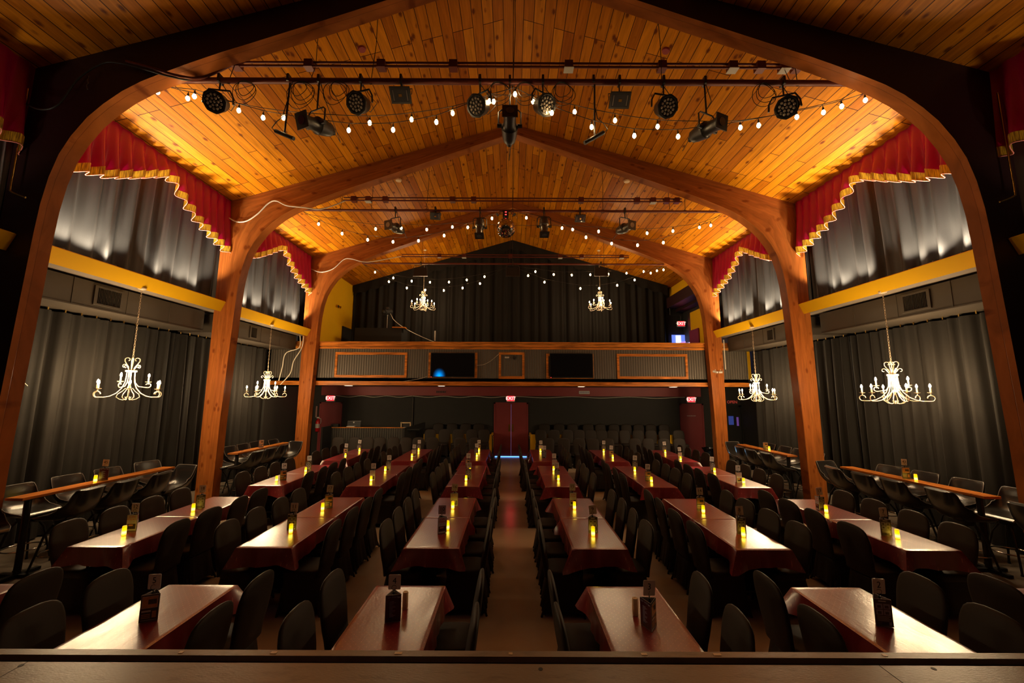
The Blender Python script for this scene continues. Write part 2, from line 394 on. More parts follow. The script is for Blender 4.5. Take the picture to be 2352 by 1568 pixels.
def uv_xy(su=1, sv=1): return lambda co, n, i: (co.x * su, co.y * sv)
def uv_long_x(co, n, i):   # planks run along x
    return ((co.z if abs(n.z) < 0.7 else co.y), co.x)
def uv_long_y(co, n, i):
    return ((co.z if abs(n.z) < 0.7 else co.x), co.y)

TEXT = {}
def text_mb(mb, s, size, pos, mi=0, rot=None, depth=0.002, align='CENTER'):
    """write s into mesh builder mb, standing upright facing -Y, centred on pos"""
    key = (s, align)
    if key not in TEXT:
        c = bpy.data.curves.new('glyphs', 'FONT'); c.body = s; c.size = 1.0; c.extrude = 0.02; c.align_x = align; c.align_y = 'CENTER'; c.resolution_u = 3
        o = bpy.data.objects.new('glyphs', c); COL.objects.link(o)
        dg = bpy.context.evaluated_depsgraph_get(); dg.update()
        me = bpy.data.meshes.new_from_object(o.evaluated_get(dg))
        TEXT[key] = ([tuple(v.co) for v in me.vertices], [tuple(p.vertices) for p in me.polygons])
        bpy.data.objects.remove(o); bpy.data.curves.remove(c); bpy.data.meshes.remove(me)
    V, Fc = TEXT[key]
    R = rot or Matrix.Identity(3)
    out = []
    for x, y, z in V:
        p = R @ Vector((x * size, -z / 0.02 * depth, y * size)); out.append((pos[0] + p.x, pos[1] + p.y, pos[2] + p.z))
    mb.add(out, Fc, mi)
_U = 'zero one two three four five six seven eight nine ten eleven twelve thirteen fourteen fifteen sixteen seventeen eighteen nineteen'.split()
def NW(n): return _U[n] if n < 20 else {2: 'twenty', 3: 'thirty', 4: 'forty'}[n // 10] + ('-' + _U[n % 10] if n % 10 else '')
ORD = ['first', 'second', 'third', 'fourth', 'fifth', 'sixth', 'seventh', 'eighth', 'ninth', 'tenth', 'eleventh', 'twelfth', 'thirteenth', 'fourteenth', 'fifteenth', 'sixteenth']

# ------------------------------------------------------------ room shell
ARCH_Y = [5.25, 9.30, 13.35]; ARCH_T = 0.24
RIDGE = 9.25; SL = 0.302
def roofz(x): return RIDGE - SL * abs(x)
YB = -2.2; YE = 17.3; STY = 2.47
# floor
struct(MB().bx(-6.0, 6.0, YB, YE, -0.2, 0).build('floor', M_FLOOR))
for sx, nm in ((-1, 'floor_left'), (1, 'floor_right')):
    struct(MB().bx(sx * 6.0, sx * 9.6, YB, YE, -0.2, 0).build(nm, M_CARPET))
# stage platform
st = MB(); st.bx(-9.5, 9.5, YB, STY - 0.10, 0.0, 1.0)
struct(st.build('floor_stage', M_STAGE))
struct(MB().bx(-9.5, 9.5, STY - 0.098, STY - 0.05, 0.0, 0.975).build('trim_1', M_DARKBOX))
struct(MB().bx(-9.5, 9.5, STY - 0.05, STY, 0.0, 1.006).build('trim_2', M_STAGE))
# ceiling slopes
for sx, nm in ((-1, 'ceiling_left'), (1, 'ceiling_right')):
    m = MB(); T = 0.12
    x1 = 7.45
    vs = [(0, YB, RIDGE), (sx * x1, YB, roofz(x1)), (sx * x1, YE, roofz(x1)), (0, YE, RIDGE)]
    vs += [(x, y, z + T) for x, y, z in vs]
    m.add(vs, [(0, 1, 2, 3), (7, 6, 5, 4), (0, 4, 5, 1), (1, 5, 6, 2), (2, 6, 7, 3), (3, 7, 4, 0)])
    struct(m.build(nm, M_CEIL, smooth=0, uvf=lambda co, n, i: (abs(co.x) * 1.0446 + (0.05 if co.x < 0 else 0), co.y + 20)))
# ridge cover board
m = MB(); m.add([(-0.10, YB, roofz(0.1) - 0.012), (0, YB, RIDGE - 0.02), (0.10, YB, roofz(0.1) - 0.012), (-0.10, YE, roofz(0.1) - 0.012), (0, YE, RIDGE - 0.02), (0.10, YE, roofz(0.1) - 0.012)],
                [(0, 1, 4, 3), (1, 2, 5, 4)])
# arches
INNER = [(6.72, 0.0), (6.70, 1.8), (6.65, 3.4), (6.61, 4.6), (6.585, 5.05), (6.53, 5.45), (6.44, 5.80), (6.31, 6.08), (6.12, 6.37), (5.92, 6.58), (5.68, 6.78), (5.42, 6.94), (5.12, 7.08), (4.75, 7.24), (4.3, 7.42), (3.88, 7.57), (2.6, 8.04), (1.3, 8.53), (0.0, 9.00)]
OUTER = [(7.10, 0.0), (7.10, 1.8), (7.10, 3.4), (7.10, 4.6), (7.10, 5.2), (7.10, 5.7), (7.10, 6.15), (7.10, 6.55), (7.10, 6.9), (7.10, 7.13)]
for t in (6.75, 6.35, 5.9, 5.45, 4.95, 4.35, 2.9, 1.45, 0.0): OUTER.append((t, roofz(t) + 0.002))
def arch_half(sx, y, painted):
    m = MB(); n = len(INNER); vs = []
    for yy in (y, y + ARCH_T):
        for k in range(4):
            f = k / 3.0
            for a, b in zip(INNER, OUTER): vs.append((sx * (a[0] + (b[0] - a[0]) * f), yy, a[1] + (b[1] - a[1]) * f))
    def id_(s_, k, i): return s_ * 4 * n + k * n + i
    ff = []; bf = []; sf = []
    for i in range(n - 1):
        for k in range(3):
            ff.append((id_(0, k, i), id_(0, k + 1, i), id_(0, k + 1, i + 1), id_(0, k, i + 1)))
            bf.append((id_(1, k, i), id_(1, k, i + 1), id_(1, k + 1, i + 1), id_(1, k + 1, i)))
        sf.append((id_(0, 0, i), id_(0, 0, i + 1), id_(1, 0, i + 1), id_(1, 0, i)))
        sf.append((id_(0, 3, i), id_(1, 3, i), id_(1, 3, i + 1), id_(0, 3, i + 1)))
    m.add(vs, ff, 1 if painted else 0); o = 0
    m.f += bf + sf; m.m += [0] * (len(bf) + len(sf))
    L = [0.0]
    for i in range(1, n): L.append(L[-1] + math.dist(INNER[i], INNER[i - 1]))
    def uvf(co, nn, idx):
        i = idx % n; s_ = idx // (4 * n); k = (idx // n) % 4
        if k in (0, 3) and abs(nn.y) < 0.5: return (co.y * 0.18 + 3 * sx, L[i])
        return (k * 0.15 + s_ * 1.7 + y + 5 * sx, L[i])
    return m, uvf
for ai, y in enumerate(ARCH_Y):
    a = thing('timber_arch', (0, 0, 0), ['laminated timber roof arch nearest the stage, its face painted dark maroon', 'orange laminated timber roof arch, middle one of the three', 'orange laminated timber roof arch farthest away, beside the balcony'][ai], 'roof arch')
    for sx in (-1, 1):
        m, uvf = arch_half(sx, y, ai == 0)
        m.build('arch_half', [M_ARCH, M_ARCHPAINT], a, smooth=60, uvf=uvf)

# outer lower side walls, behind the drapes
for sx, nm in ((-1, 'wall_left'), (1, 'wall_right')):
    struct(MB().bx(sx * 9.2, sx * 9.4, YB, YE, 0, 4.2).build(nm, M_WALL))
    struct(MB().bx(sx * 7.55, sx * 7.65, YB, YE, 4.7, 7.4).build(nm + '_upper', M_WALL))
    # soffit of the side aisle: shelf behind ledge
    struct(MB().bx(sx * 6.98, sx * 7.62, YB, 13.55, 4.40, 4.62).build('trim_%d' % (3 if sx < 0 else 4), M_SOFFIT))
    # big duct
for sx, sn in ((-1, 'left'), (1, 'right')):
    for bi, (y0, y1) in enumerate(((YB + 0.03, 5.2), (5.5, 9.28), (9.56, 13.34))):
        t = thing('air_duct', (0, 0, 0), 'long grey boxed air duct above the %s side aisle, %s' % (sn, ['before nearest arch', 'past nearest arch', 'past middle arch'][bi]), 'air duct')
        m = MB(); m.bx(sx * 7.30, sx * 9.18, y0, y1, 3.91, 4.36)
        for k in range(1, 4):
            yy = y0 + (y1 - y0) * k / 4; m.bx(sx * 7.292, sx * 7.30, yy - 0.006, yy + 0.006, 3.91, 4.36)
        m.bx(sx * 7.29, sx * 7.31, y0, y1, 3.895, 3.915)
        m.build('duct_body', M_DUCT, t, smooth=0)
        if bi > 0:
            yc = 7.03 if bi == 1 else 11.1
            v = MB(); W = 0.21 if bi == 1 else 0.12; H = 0.14
            for a, b_, c, d in ((-W - .05, -W, -H - .03, H + .03), (W, W + .05, -H - .03, H + .03), (-W, W, H, H + .03), (-W, W, -H - .03, -H)):
                v.bx(sx * 7.275, sx * 7.30, yc + a, yc + b_, 4.14 + c, 4.14 + d)
            fr = v.build('vent_frame', M_DUCT, t, smooth=0)
            g = MB(); g.bx(sx * 7.296, sx * 7.299, yc - W, yc + W, 4.14 - H, 4.14 + H)
            ns = 17 if bi == 1 else 8
            for k in range(ns): yy = yc - W + 2 * W * (k + .5) / ns; g.box((sx * 7.288, yy, 4.14), (0.014, 0.004, 2 * H), 1)
            g.build('vent_louvres', [M_GRILLE, M_DUCT], fr, smooth=0)
# back walls
struct(MB().bx(-9.4, 9.4, 16.2, 16.35, 0, 2.75).build('wall_back', M_WALL))
struct(MB().bx(-9.4, 9.4, YE, YE + 0.1, 2.7, 9.4).build('wall_back_upper', M_WALL))
struct(MB().bx(-9.4, 9.4, YB - 0.1, YB, 0, 9.6).build('wall_stage', M_WALL))
# balcony slab
struct(MB().bx(-9.2, 9.2, 13.66, YE, 2.74, 2.98).build('floor_balcony', M_DARKBOX))
# yellow side wall above the balcony (left), right with soffit box
struct(MB().bx(-7.15, -7.0, 13.6, YE, 2.98, 7.25).build('wall_balcony_left', M_YELLOW))
struct(MB().bx(7.0, 7.15, 13.6, YE, 6.62, 7.25).build('wall_balcony_right', M_YELLOW))
# maroon beam under the balcony
struct(MB().bx(-7.6, 7.55, 16.02, 16.2, 2.38, 2.74).build('trim_5', M_MAROON))

# ------------------------------------------------------------ ledges with uplights
BAYS = [(YB + 0.2, ARCH_Y[0]), (ARCH_Y[0] + ARCH_T, ARCH_Y[1]), (ARCH_Y[1] + ARCH_T, ARCH_Y[2])]
BNS = ['before nearest arch', 'past nearest arch', 'past middle arch']
BN = ['in front of the nearest arch', 'between nearest and middle arches', 'between middle and farthest arches']
UPY = [[2.6, 3.4, 4.1, 4.7], [6.08, 6.51, 6.92, 8.0, 8.48, 8.88], [10.10, 10.62, 11.15, 12.1, 12.74, 13.15]]
for sx, sn in ((-1, 'left'), (1, 'right')):
    for bi, (y0, y1) in enumerate(BAYS):
        m = MB(); p = [(6.83, 4.60), (6.86, 4.62), (6.98, 4.62), (6.98, 4.40), (6.94, 4.37)]
        ye = y1 - 0.005
        vs = [(sx * x, y, z) for y in (y0, ye) for x, z in p]; n = len(p)
        m.add(vs, [(i, (i + 1) % n, (i + 1) % n + n, i + n) for i in range(n)] + [tuple(range(n)), tuple(range(2 * n - 1, n - 1, -1))])
        tag(m.build('ledge_fascia', M_YELLOW, smooth=0), 'sloping yellow ledge board on the %s side %s' % (sn, BN[bi]), 'ledge')
        for k, yy in enumerate(UPY[bi]):
            t = thing('uplight', (sx * 7.19, yy, 4.62), 'small black uplight on %s ledge %s, %s from stage' % (sn, BNS[bi], ORD[k]), 'uplight', 'uplights along the yellow ledges')
            m = MB(); m.cyl((0, 0, 0.0), (0, 0, 0.11), 0.045, 0.05, n=14, caps=False); m.cyl((0, 0, 0), (0, 0, 0.012), 0.045, n=14); m.build('lamp_can', M_FIX, t)
            m = MB(); m.cyl((0, 0, 0.075), (0, 0, 0.08), 0.04, n=14); m.build('lens', E_UPL, t)
            l = light('uplight_beam', 'SPOT', (0, 0, 0.115), P_UP * (0.07 if bi == 0 else 1.0), (1.0, 0.83, 0.60), t, size=0.035, spot_size=math.radians(100), spot_blend=1.0)
            l.rotation_euler = (PI, 0.0, 0)
            l.rotation_euler = (PI, sx * math.radians(1), 0)

# ------------------------------------------------------------ drapes
def hemz(y, y0, y1):
    # height of valance hem (bottom of fringe) in one bay
    f = (y - y0) / (y1 - y0)
    pts = [(0, 5.86), (0.12, 5.94), (0.24, 6.10), (0.37, 6.38), (0.46, 6.60), (0.52, 6.72), (0.57, 6.66), (0.62, 6.45), (0.74, 6.15), (0.88, 5.95), (1, 5.80)]
    for a, b in zip(pts, pts[1:]):
        if f <= b[0]: return a[1] + (b[1] - a[1]) * (f - a[0]) / (b[0] - a[0])
    return pts[-1][1]
def fold(y, amp, per, seed):
    return amp * (math.sin(2 * PI * y / per + seed) * 0.6 + math.sin(2 * PI * y / (per * 0.61) + 2.1 * seed) * 0.3 + math.sin(2 * PI * y / (per * 1.9) + seed * 0.7) * 0.35)
for sx, sn in ((-1, 'left'), (1, 'right')):
    for bi, (y0, y1) in enumerate(BAYS):
        if bi == 0: yy0 = 1.45
        else: yy0 = y0
        L = y1 - yy0
        # upper black drape
        m = MB(); sd = bi * 1.3 + (sx + 1)
        def up(u, v, sd=sd):
            y = yy0 + u * (L + 0.235); z = 4.63 + v * 2.55
            ph = y + 0.03 * math.sin(3 * v + y)
            return (sx * (7.39 + fold(ph, 0.075, 0.34, sd) + 0.02 * math.sin(ph * 1.7)), y, z)
        m.grid(up, int(L * 34), 8)
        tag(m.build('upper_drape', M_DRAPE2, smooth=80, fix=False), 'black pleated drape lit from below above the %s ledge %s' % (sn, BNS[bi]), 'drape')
        # valance
        t = thing('valance', (0, 0, 0), 'red satin valance with gold fringe on the %s side %s' % (sn, BNS[bi]), 'valance')
        nu = int(L * 40)
        def vx(y, v): # v 0 at top, 1 at hem
            return 6.97 + (0.035 + 0.05 * v) * math.sin(2 * PI * y / 0.235 + 0.6 * math.sin(y * 2.1) + sd) * (0.35 + 0.65 * v) - 0.05 * v
        def red(u, v):
            y = yy0 + u * L; zb = hemz(y, yy0, y1) + 0.14 - 0.02 * math.sin(2 * PI * y / 0.235 + sd); zt = 7.16
            return (sx * vx(y, v), y, zt + (zb - zt) * v)
        m = MB(); m.grid(red, nu, 8); m.build('valance_cloth', M_RED, t, smooth=80, fix=False)
        def fri(u, v):
            y = yy0 + u * L; zb = hemz(y, yy0, y1) + 0.14 - 0.02 * math.sin(2 * PI * y / 0.235 + sd)
            return (sx * (vx(y, 1) - 0.008 + 0.004 * math.sin(y * 400)), y, zb + 0.01 - 0.14 * v)
        m = MB(); m.grid(fri, nu * 3, 3); m.build('gold_fringe', M_GOLD, t, smooth=60, fix=False)
        m = MB(); m.tube([(sx * (vx(yy0 + L * i / nu, 1) - 0.004), yy0 + L * i / nu, hemz(yy0 + L * i / nu, yy0, y1) - 0.02 * math.sin(2 * PI * (yy0 + L * i / nu) / 0.235 + sd)) for i in range(nu + 1)], 0.007, 5)
        m.build('hem_piping', M_PIPING, t, smooth=80)
        # wooden curtain track board at eaves
    # lower side drapes: one per bay
    for bi, (y0, y1, nm) in enumerate(((1.5, 9.4, 'beside the first bar table'), (9.4, 12.9 if sx < 0 else 13.2, 'beside the second bar table'))):
        L = y1 - y0; m = MB()
        def lo(u, v, bi=bi):
            y = y0 + u * L; z = 0.03 + v * 3.83
            a = 0.12 * (1 - 0.45 * v)
            return (sx * (8.02 + fold(y + 0.02 * math.sin(2 * v + y * 3), a, 0.27, bi + sx) + 0.03 * math.sin(y * 0.9)), y, z)
        m.grid(lo, int(L * 34), 8)
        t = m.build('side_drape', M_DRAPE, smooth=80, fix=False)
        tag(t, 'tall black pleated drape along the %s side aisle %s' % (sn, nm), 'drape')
        hk = MB()
        y = y0 + 0.1
        while y < y1:
            hk.box((sx * 8.0, y, 3.885), (0.012, 0.02, 0.05)); y += 0.27
        hk.build('curtain_hooks', M_BRASS, t, smooth=0)
# rear balcony drape
m = MB()
def rd(u, v):
    x = -6.95 + u * 13.75; z0 = 2.99; z1 = roofz(x) - 0.02
    return (x, 17.08 + fold(x, 0.08, 0.40, 2.0), z0 + (z1 - z0) * v)
m.grid(rd, 420, 6)
tag(m.build('balcony_backdrop', M_DRAPE, smooth=80, fix=False), 'wide black pleated backdrop drape behind the balcony up to the roof peak', 'drape')
m = MB()
def rv(u, v):
    x = -6.95 + u * 13.75; z1 = roofz(x) - 0.01; h = 0.42 if abs(x) > 0.4 else 0.42
    return (x, 16.95 + 0.03 * math.sin(2 * PI * x / 0.55) * v, z1 - h * v - 0.03 * math.sin(2 * PI * x / 0.55) * v)
m.grid(rv, 260, 3)
tag(m.build('balcony_valance', M_DRAPE, smooth=80, fix=False), 'black pelmet strip hanging under the sloping roof over the balcony backdrop', 'valance')

# ------------------------------------------------------------ balcony front
BY = 13.66
m = MB(); m.bx(-8.3, 8.1, BY, BY + 0.1, 2.80, 4.06)
bal = thing('balcony', (0, 0, 0), 'grey beadboard balcony parapet across the back of the hall with wooden rails', 'balcony')
m.build('parapet_panel', M_PANEL, bal, smooth=0)
m = MB(); m.bx(-8.3, 8.1, BY - 0.05, BY + 0.16, 4.07, 4.20); m.bx(-8.3, 8.1, BY - 0.10, BY + 0.18, 4.19, 4.225); m.build('top_rail', M_TRIM, bal, smooth=0, uvf=uv_long_x)
m = MB(); m.bx(-8.3, 8.1, BY - 0.03, BY, 3.98, 4.055); m.build('cap_moulding', M_TRIM, bal, smooth=0, uvf=uv_long_x)
m = MB(); m.bx(-8.3, 8.1, BY - 0.04, BY + 0.02, 2.73, 2.80); m.bx(-8.3, 8.1, BY - 0.025, BY + 0.02, 2.80, 2.87); m.build('bottom_moulding', M_TRIM, bal, smooth=0, uvf=uv_long_x)
def pic_frame(x0, x1, z0, z1, wd=0.075):
    m = MB(); y0, y1 = BY - 0.035, BY - 0.001
    m.bx(x0, x1, y0, y1, z1 - wd, z1); m.bx(x0, x1, y0, y1, z0, z0 + wd)
    m.bx(x0, x0 + wd, y0 + .002, y1, z0 + wd, z1 - wd); m.bx(x1 - wd, x1, y0 + .002, y1, z0 + wd, z1 - wd)
    i = wd * 0.7
    m.bx(x0 + i, x1 - i, y0 - 0.01, y0, z1 - wd - .012, z1 - i); m.bx(x0 + i, x1 - i, y0 - 0.01, y0, z0 + i, z0 + wd + .012)
    return m
for x0, x1, z0, z1, nm in ((-6.07, -3.60, 2.99, 3.86, 'left'), (3.61, 6.03, 2.98, 3.84, 'right'), (-2.86, -1.19, 2.99, 3.86, 'a'), (1.18, 2.80, 2.98, 3.84, 'b'), (-0.45, 0.43, 2.97, 3.88, 'c')):
    pic_frame(x0, x1, z0, z1).build('frame_moulding', M_TRIM, bal, smooth=0, uvf=uv_long_x)
for x0, x1, lab, glow in ((-2.78, -1.27, 'black flat television on the balcony front left of the centre panel, painted blue reflection', 1), (1.29, 2.77, 'black flat television on the balcony front right of the centre panel, screen off', 0)):
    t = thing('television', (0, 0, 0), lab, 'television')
    m = MB(); m.bx(x0, x1, BY - 0.10, BY - 0.036, 3.0, 3.85); m.build('tv_case', M_FIX, t, smooth=0)
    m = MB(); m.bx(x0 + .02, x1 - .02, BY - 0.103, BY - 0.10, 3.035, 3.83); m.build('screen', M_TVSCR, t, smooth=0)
    m = MB(); m.box(((x0 + x1) / 2, BY - 0.104, 3.018), (0.06, 0.004, 0.012)); m.build('maker_badge', M_WELT, t, smooth=0)
    m = MB(); m.box((x0 + 0.04, BY - 0.104, 3.018), (0.018, 0.004, 0.012)); m.build('standby_light', E_REDDOT, t, smooth=0)
# blue reflection on the left screen, painted in as a soft emissive spot
def tv_reflection():
    m, nt, b = newmat('painted_screen_reflection')
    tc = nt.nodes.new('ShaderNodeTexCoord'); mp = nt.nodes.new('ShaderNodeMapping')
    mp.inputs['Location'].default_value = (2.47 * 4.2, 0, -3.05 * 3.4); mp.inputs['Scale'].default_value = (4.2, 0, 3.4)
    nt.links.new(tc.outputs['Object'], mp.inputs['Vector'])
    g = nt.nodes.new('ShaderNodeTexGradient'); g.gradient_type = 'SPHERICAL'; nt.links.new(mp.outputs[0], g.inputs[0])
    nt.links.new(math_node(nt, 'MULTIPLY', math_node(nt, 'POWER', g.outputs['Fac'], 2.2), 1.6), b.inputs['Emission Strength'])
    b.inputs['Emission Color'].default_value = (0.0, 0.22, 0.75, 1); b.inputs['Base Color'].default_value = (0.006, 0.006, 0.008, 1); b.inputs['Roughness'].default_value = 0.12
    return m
scr = [o for o in bpy.data.objects if o.name == 'screen'][0]; scr.data.materials[0] = tv_reflection()
# centre panel gadgets
t = thing('emergency_light', (-0.17, BY, 3.70), 'small white oval emergency lamp in the centre panel of the balcony front', 'lamp')
m = MB(); m.box((0, -0.03, 0), (0.10, 0.06, 0.05)); m.cyl((-0.05, -0.03, 0), (-0.05, -0.07, 0), 0.028); m.cyl((0.05, -0.03, 0), (0.05, -0.07, 0), 0.028); m.build('lamp_body', M_WHITEP, t)
t = thing('camera_dome', (0.09, BY, 3.69), 'small black dome camera in the centre panel of the balcony front', 'camera')
m = MB(); m.cyl((0, 0, 0), (0, -0.04, 0), 0.06, n=16); m.build('dome_base', M_FIX, t); m = MB(); m.sphere((0, -0.05, 0), 0.035); m.build('dome_lens', M_GLASS_DARK, t)
# recessed lamps under balcony
for k, x in enumerate((-5.68, -2.45, 2.42, 5.62)):
    t = thing('recessed_light', (x, 13.95, 2.73), 'flat square recessed lamp under the balcony edge, %s from the left' % ORD[k], 'ceiling light', 'lamps under the balcony')
    MB().box((0, 0, 0), (0.24, 0.24, 0.02)).build('lamp_frame', M_WHITEP, t, smooth=0)
    MB().box((0, 0, -0.012), (0.19, 0.19, 0.006)).build('diffuser', E_RECESS, t, smooth=0)
    l = light('recessed_beam', 'SPOT', (0, 0, -0.03), 12.0, (1.0, 0.8, 0.55), t, size=0.08, spot_size=math.radians(120), spot_blend=0.6)

# ------------------------------------------------------------ back wall doors, signs
def door(name, x0, x1, z1, y, leaves, mtl, handle=True):
    r = bpy.data.objects.new(name, None); COL.objects.link(r); struct(r)
    m = MB(); m.bx(x0, x0 + 0.06, y - 0.05, y, 0, z1); m.bx(x1 - 0.06, x1, y - 0.05, y, 0, z1); m.bx(x0, x1, y - 0.05, y, z1 - 0.06, z1); m.build('door_frame', mtl, r, smooth=0)
    w_ = (x1 - x0 - 0.12 - 0.01 * (leaves - 1)) / leaves
    for i in range(leaves):
        a = x0 + 0.06 + i * (w_ + 0.01); MB().bx(a, a + w_, y - 0.035, y - 0.002, 0.04, z1 - 0.065).build('door_leaf', mtl, r, smooth=0)
    return r
d1 = door('door_1', -0.71, 0.66, 2.12, 16.2, 2, M_MAROON)
MB().bx(-0.66, 0.60, 16.14, 16.18, 0.004, 0.024).build('light_gap', E_BLUE, d1, smooth=0)
MB().bx(-0.028, -0.022, 16.163, 16.175, 0.04, 2.05).build('centre_gap', E_VIOL, d1, smooth=0)
for x in (-0.09, 0.04): MB().box((x, 16.155, 1.12), (0.07, 0.015, 0.28)).build('push_plate', M_BRASS, d1, smooth=0)
d2 = door('door_2', -7.70, -6.80, 2.10, 16.2, 1, M_MAROON)
d3 = door('door_3', 6.74, 7.68, 2.10, 16.2, 1, M_MAROON)
m = MB(); text_mb(m, 'WASHROOM', 0.06, (7.18, 16.155, 1.62)); m.build('door_lettering', M_PAPER, d3, smooth=0)
def exit_sign(x, y, z, label):
    t = thing('exit_sign', (x, y, z), label, 'exit sign')
    m = MB(); m.box((0, 0.0, 0), (0.33, 0.07, 0.24)); m.cyl((-0.16, 0, 0.02), (-0.20, -0.01, 0.02), 0.028); m.cyl((0.16, 0, 0.02), (0.20, -0.01, 0.02), 0.028); m.build('sign_box', M_WHITEP, t)
    m = MB(); m.box((0, -0.037, 0.01), (0.27, 0.004, 0.19)); m.build('red_face', E_EXIT, t, smooth=0)
    m = MB(); text_mb(m, 'EXIT', 0.19, (0, -0.045, 0.01)); m.build('lettering', E_EXITW, t, smooth=0)
    return t
exit_sign(-0.04, 16.12, 2.27, 'red lit EXIT sign above the maroon double doors')
exit_sign(-7.25, 16.12, 2.25, 'red lit EXIT sign above the maroon door behind the sound booth')
exit_sign(7.19, 16.12, 2.26, 'red lit EXIT sign above the right hand maroon washroom door')
xs_ = exit_sign(7.28, 16.9, 5.48, 'red lit EXIT sign hanging on the right of the balcony')
m = MB(); m.tube([(0, 0, 0.12), (0, 0, 0.34), (-0.08, 0, 0.40), (-0.45, 0, 0.40), (-0.45, 0, 0.74)], 0.016, 6); m.build('hanging_conduit', M_CABLE, xs_)
# cable run along the beam
m = MB()
for a, b in ((-7.0, -3.97), (-3.95, -0.2), (0.15, 6.9)):
    n = 24; m.tube([(a + (b - a) * i / n, 16.0, 2.36 - 0.05 * math.sin(PI * i / n * 3) ** 2) for i in range(n + 1)], 0.011, 5)
tag(m.build('wall_cable', M_WCABLE), 'pale cable run sagging along under the maroon beam at the back', 'cable')
m = MB(); m.cyl((-3.96, 16.15, 0.9), (-3.96, 16.15, 2.28), 0.022); m.tube([(-3.96, 16.15, 2.28), (-3.98, 16.12, 2.34), (-4.06, 16.1, 2.37)], 0.018, 6)
tag(m.build('wall_conduit', M_DUCT), 'upright grey conduit on the back wall beside the sound booth', 'pipe')
for x, k, mm in ((-2.82, 'left', M_MAROON), (2.89, 'right', M_WHITEP)):
    t = thing('beam_vent', (x, 16.0, 2.53), 'small flat vent grille on the maroon beam, %s of the doors' % k, 'vent')
    m = MB(); m.box((0, 0, 0), (0.42, 0.02, 0.12)); m.build('vent_frame', mm, t, smooth=0)
    m = MB()
    for i in range(6): m.box((-0.16 + 0.064 * i, -0.012, 0), (0.045, 0.006, 0.08))
    m.build('vent_slots', M_GRILLE if k == 'left' else M_LILAC, t, smooth=0)
# side doors with small windows (right rear), bar open sign
r = door('door_4', 8.35, 9.15, 2.05, 16.2, 1, M_DARKBOX)
r2 = door('door_5', 9.18, 9.38, 2.05, 16.2, 1, M_DARKBOX)
E_W1 = emit('blue_door_glass', (0.05, 0.09, 0.45), 0.16); E_W2 = emit('violet_door_glass', (0.22, 0.10, 0.50), 0.16)
MB().bx(8.66, 8.86, 16.15, 16.16, 1.28, 1.62).build('door_glass', E_W1, r, smooth=0)
MB().bx(8.98, 9.06, 16.15, 16.16, 1.24, 1.58).build('door_glass', E_W2, r, smooth=0)
m = MB(); text_mb(m, 'BAR OPEN', 0.16, (8.70, 16.19, 2.17)); tag(m.build('bar_sign', emit('dim_red_letters', (0.5, 0.06, 0.04), 0.25), smooth=0), 'dim red BAR OPEN lettering over the dark door at right rear', 'sign')
# upper right: overhanging box, doorway with light
t = thing('soffit_box', (0, 0, 0), 'dark brown overhanging box under the yellow wall right of the balcony', 'bulkhead')
m = MB(); m.bx(6.75, 7.2, 13.62, 17.0, 6.18, 6.62); m.bx(7.2, 7.54, 13.62, 17.2, 6.05, 6.2); m.build('bulkhead_body', M_ARCHPAINT, t, smooth=0)
struct(MB().bx(8.2, 8.35, 13.9, 15.5, 2.98, 6.1).build('wall_balcony_side', M_YELLOW))
struct(MB().bx(7.10, 7.2, 13.66, 15.6, 2.98, 5.70).build('wall_balcony_pier', M_YELLOW, smooth=0))
t = thing('lit_doorway', (0, 0, 0), 'bright blue and white doorway seen past the right end of the balcony rail', 'doorway')
E_D1 = emit('blue_room_wall', (0.10, 0.16, 0.60), 0.9); E_D2 = emit('white_room_panel', (0.75, 0.75, 1.0), 1.3); E_D3 = emit('lilac_room_panel', (0.42, 0.22, 0.62), 0.8)
m = MB(); m.bx(6.98, 8.35, 17.20, 17.22, 2.98, 5.05); m.build('blue_wall', E_D1, t, smooth=0)
m = MB(); m.bx(7.15, 7.36, 17.17, 17.20, 4.70, 5.02); m.bx(7.12, 7.26, 17.17, 17.20, 4.2, 4.62); m.bx(7.62, 7.85, 17.17, 17.2, 4.2, 4.72); m.bx(8.0, 8.33, 17.17, 17.2, 4.2, 5.05); m.build('white_panels', E_D2, t, smooth=0)
m = MB(); m.bx(7.36, 7.62, 17.17, 17.20, 4.2, 4.75); m.add([(7.3, 17.16, 4.70), (7.85, 17.16, 4.86), (7.85, 17.16, 4.74), (7.3, 17.16, 4.60)], [(0, 1, 2, 3)]); m.build('lilac_panels', E_D3, t, smooth=0)
m = MB(); m.box((7.06, 15.25, 3.98), (0.04, 0.75, 1.98)); tag(m.build('open_door', mat('purple_door_paint', (0.22, 0.03, 0.10), 0.5), smooth=0), 'open purple door at the right end of the balcony', 'door')
# balcony sound desk and camera
m = MB(); m.bx(-6.2, -4.35, 15.5, 16.4, 2.98, 5.02)
t = thing('balcony_booth', (0, 0, 0), 'black boxed control booth on the left of the balcony', 'booth'); m.build('booth_body', M_DARKBOX, t, smooth=0)
m = MB(); m.bx(-4.72, -4.22, 15.45, 15.75, 5.02, 5.06); tag(m.build('wood_tray', M_TRIM, smooth=0, uvf=uv_long_x), 'small orange wooden tray lying on the black balcony booth', 'tray')
t = thing('follow_spot', (-5.1, 16.0, 5.02), 'black follow spotlight on a pale stand atop the balcony booth', 'spotlight')
m = MB(); m.cyl((0, 0, 0), (0, 0, 0.62), 0.022); m.build('stand', M_WELT, t)
m = MB(); m.cyl((-0.08, -0.2, 0.70), (0.06, 0.2, 0.80), 0.11, n=14); m.cyl((-0.12, -0.24, 0.66), (-0.08, -0.2, 0.70), 0.06, 0.12, n=14); m.box((0.02, 0.0, 0.88), (0.10, 0.22, 0.10)); m.box((-0.10, 0.0, 0.66), (0.12, 0.16, 0.16)); m.build('lamp_head', M_FIX, t)
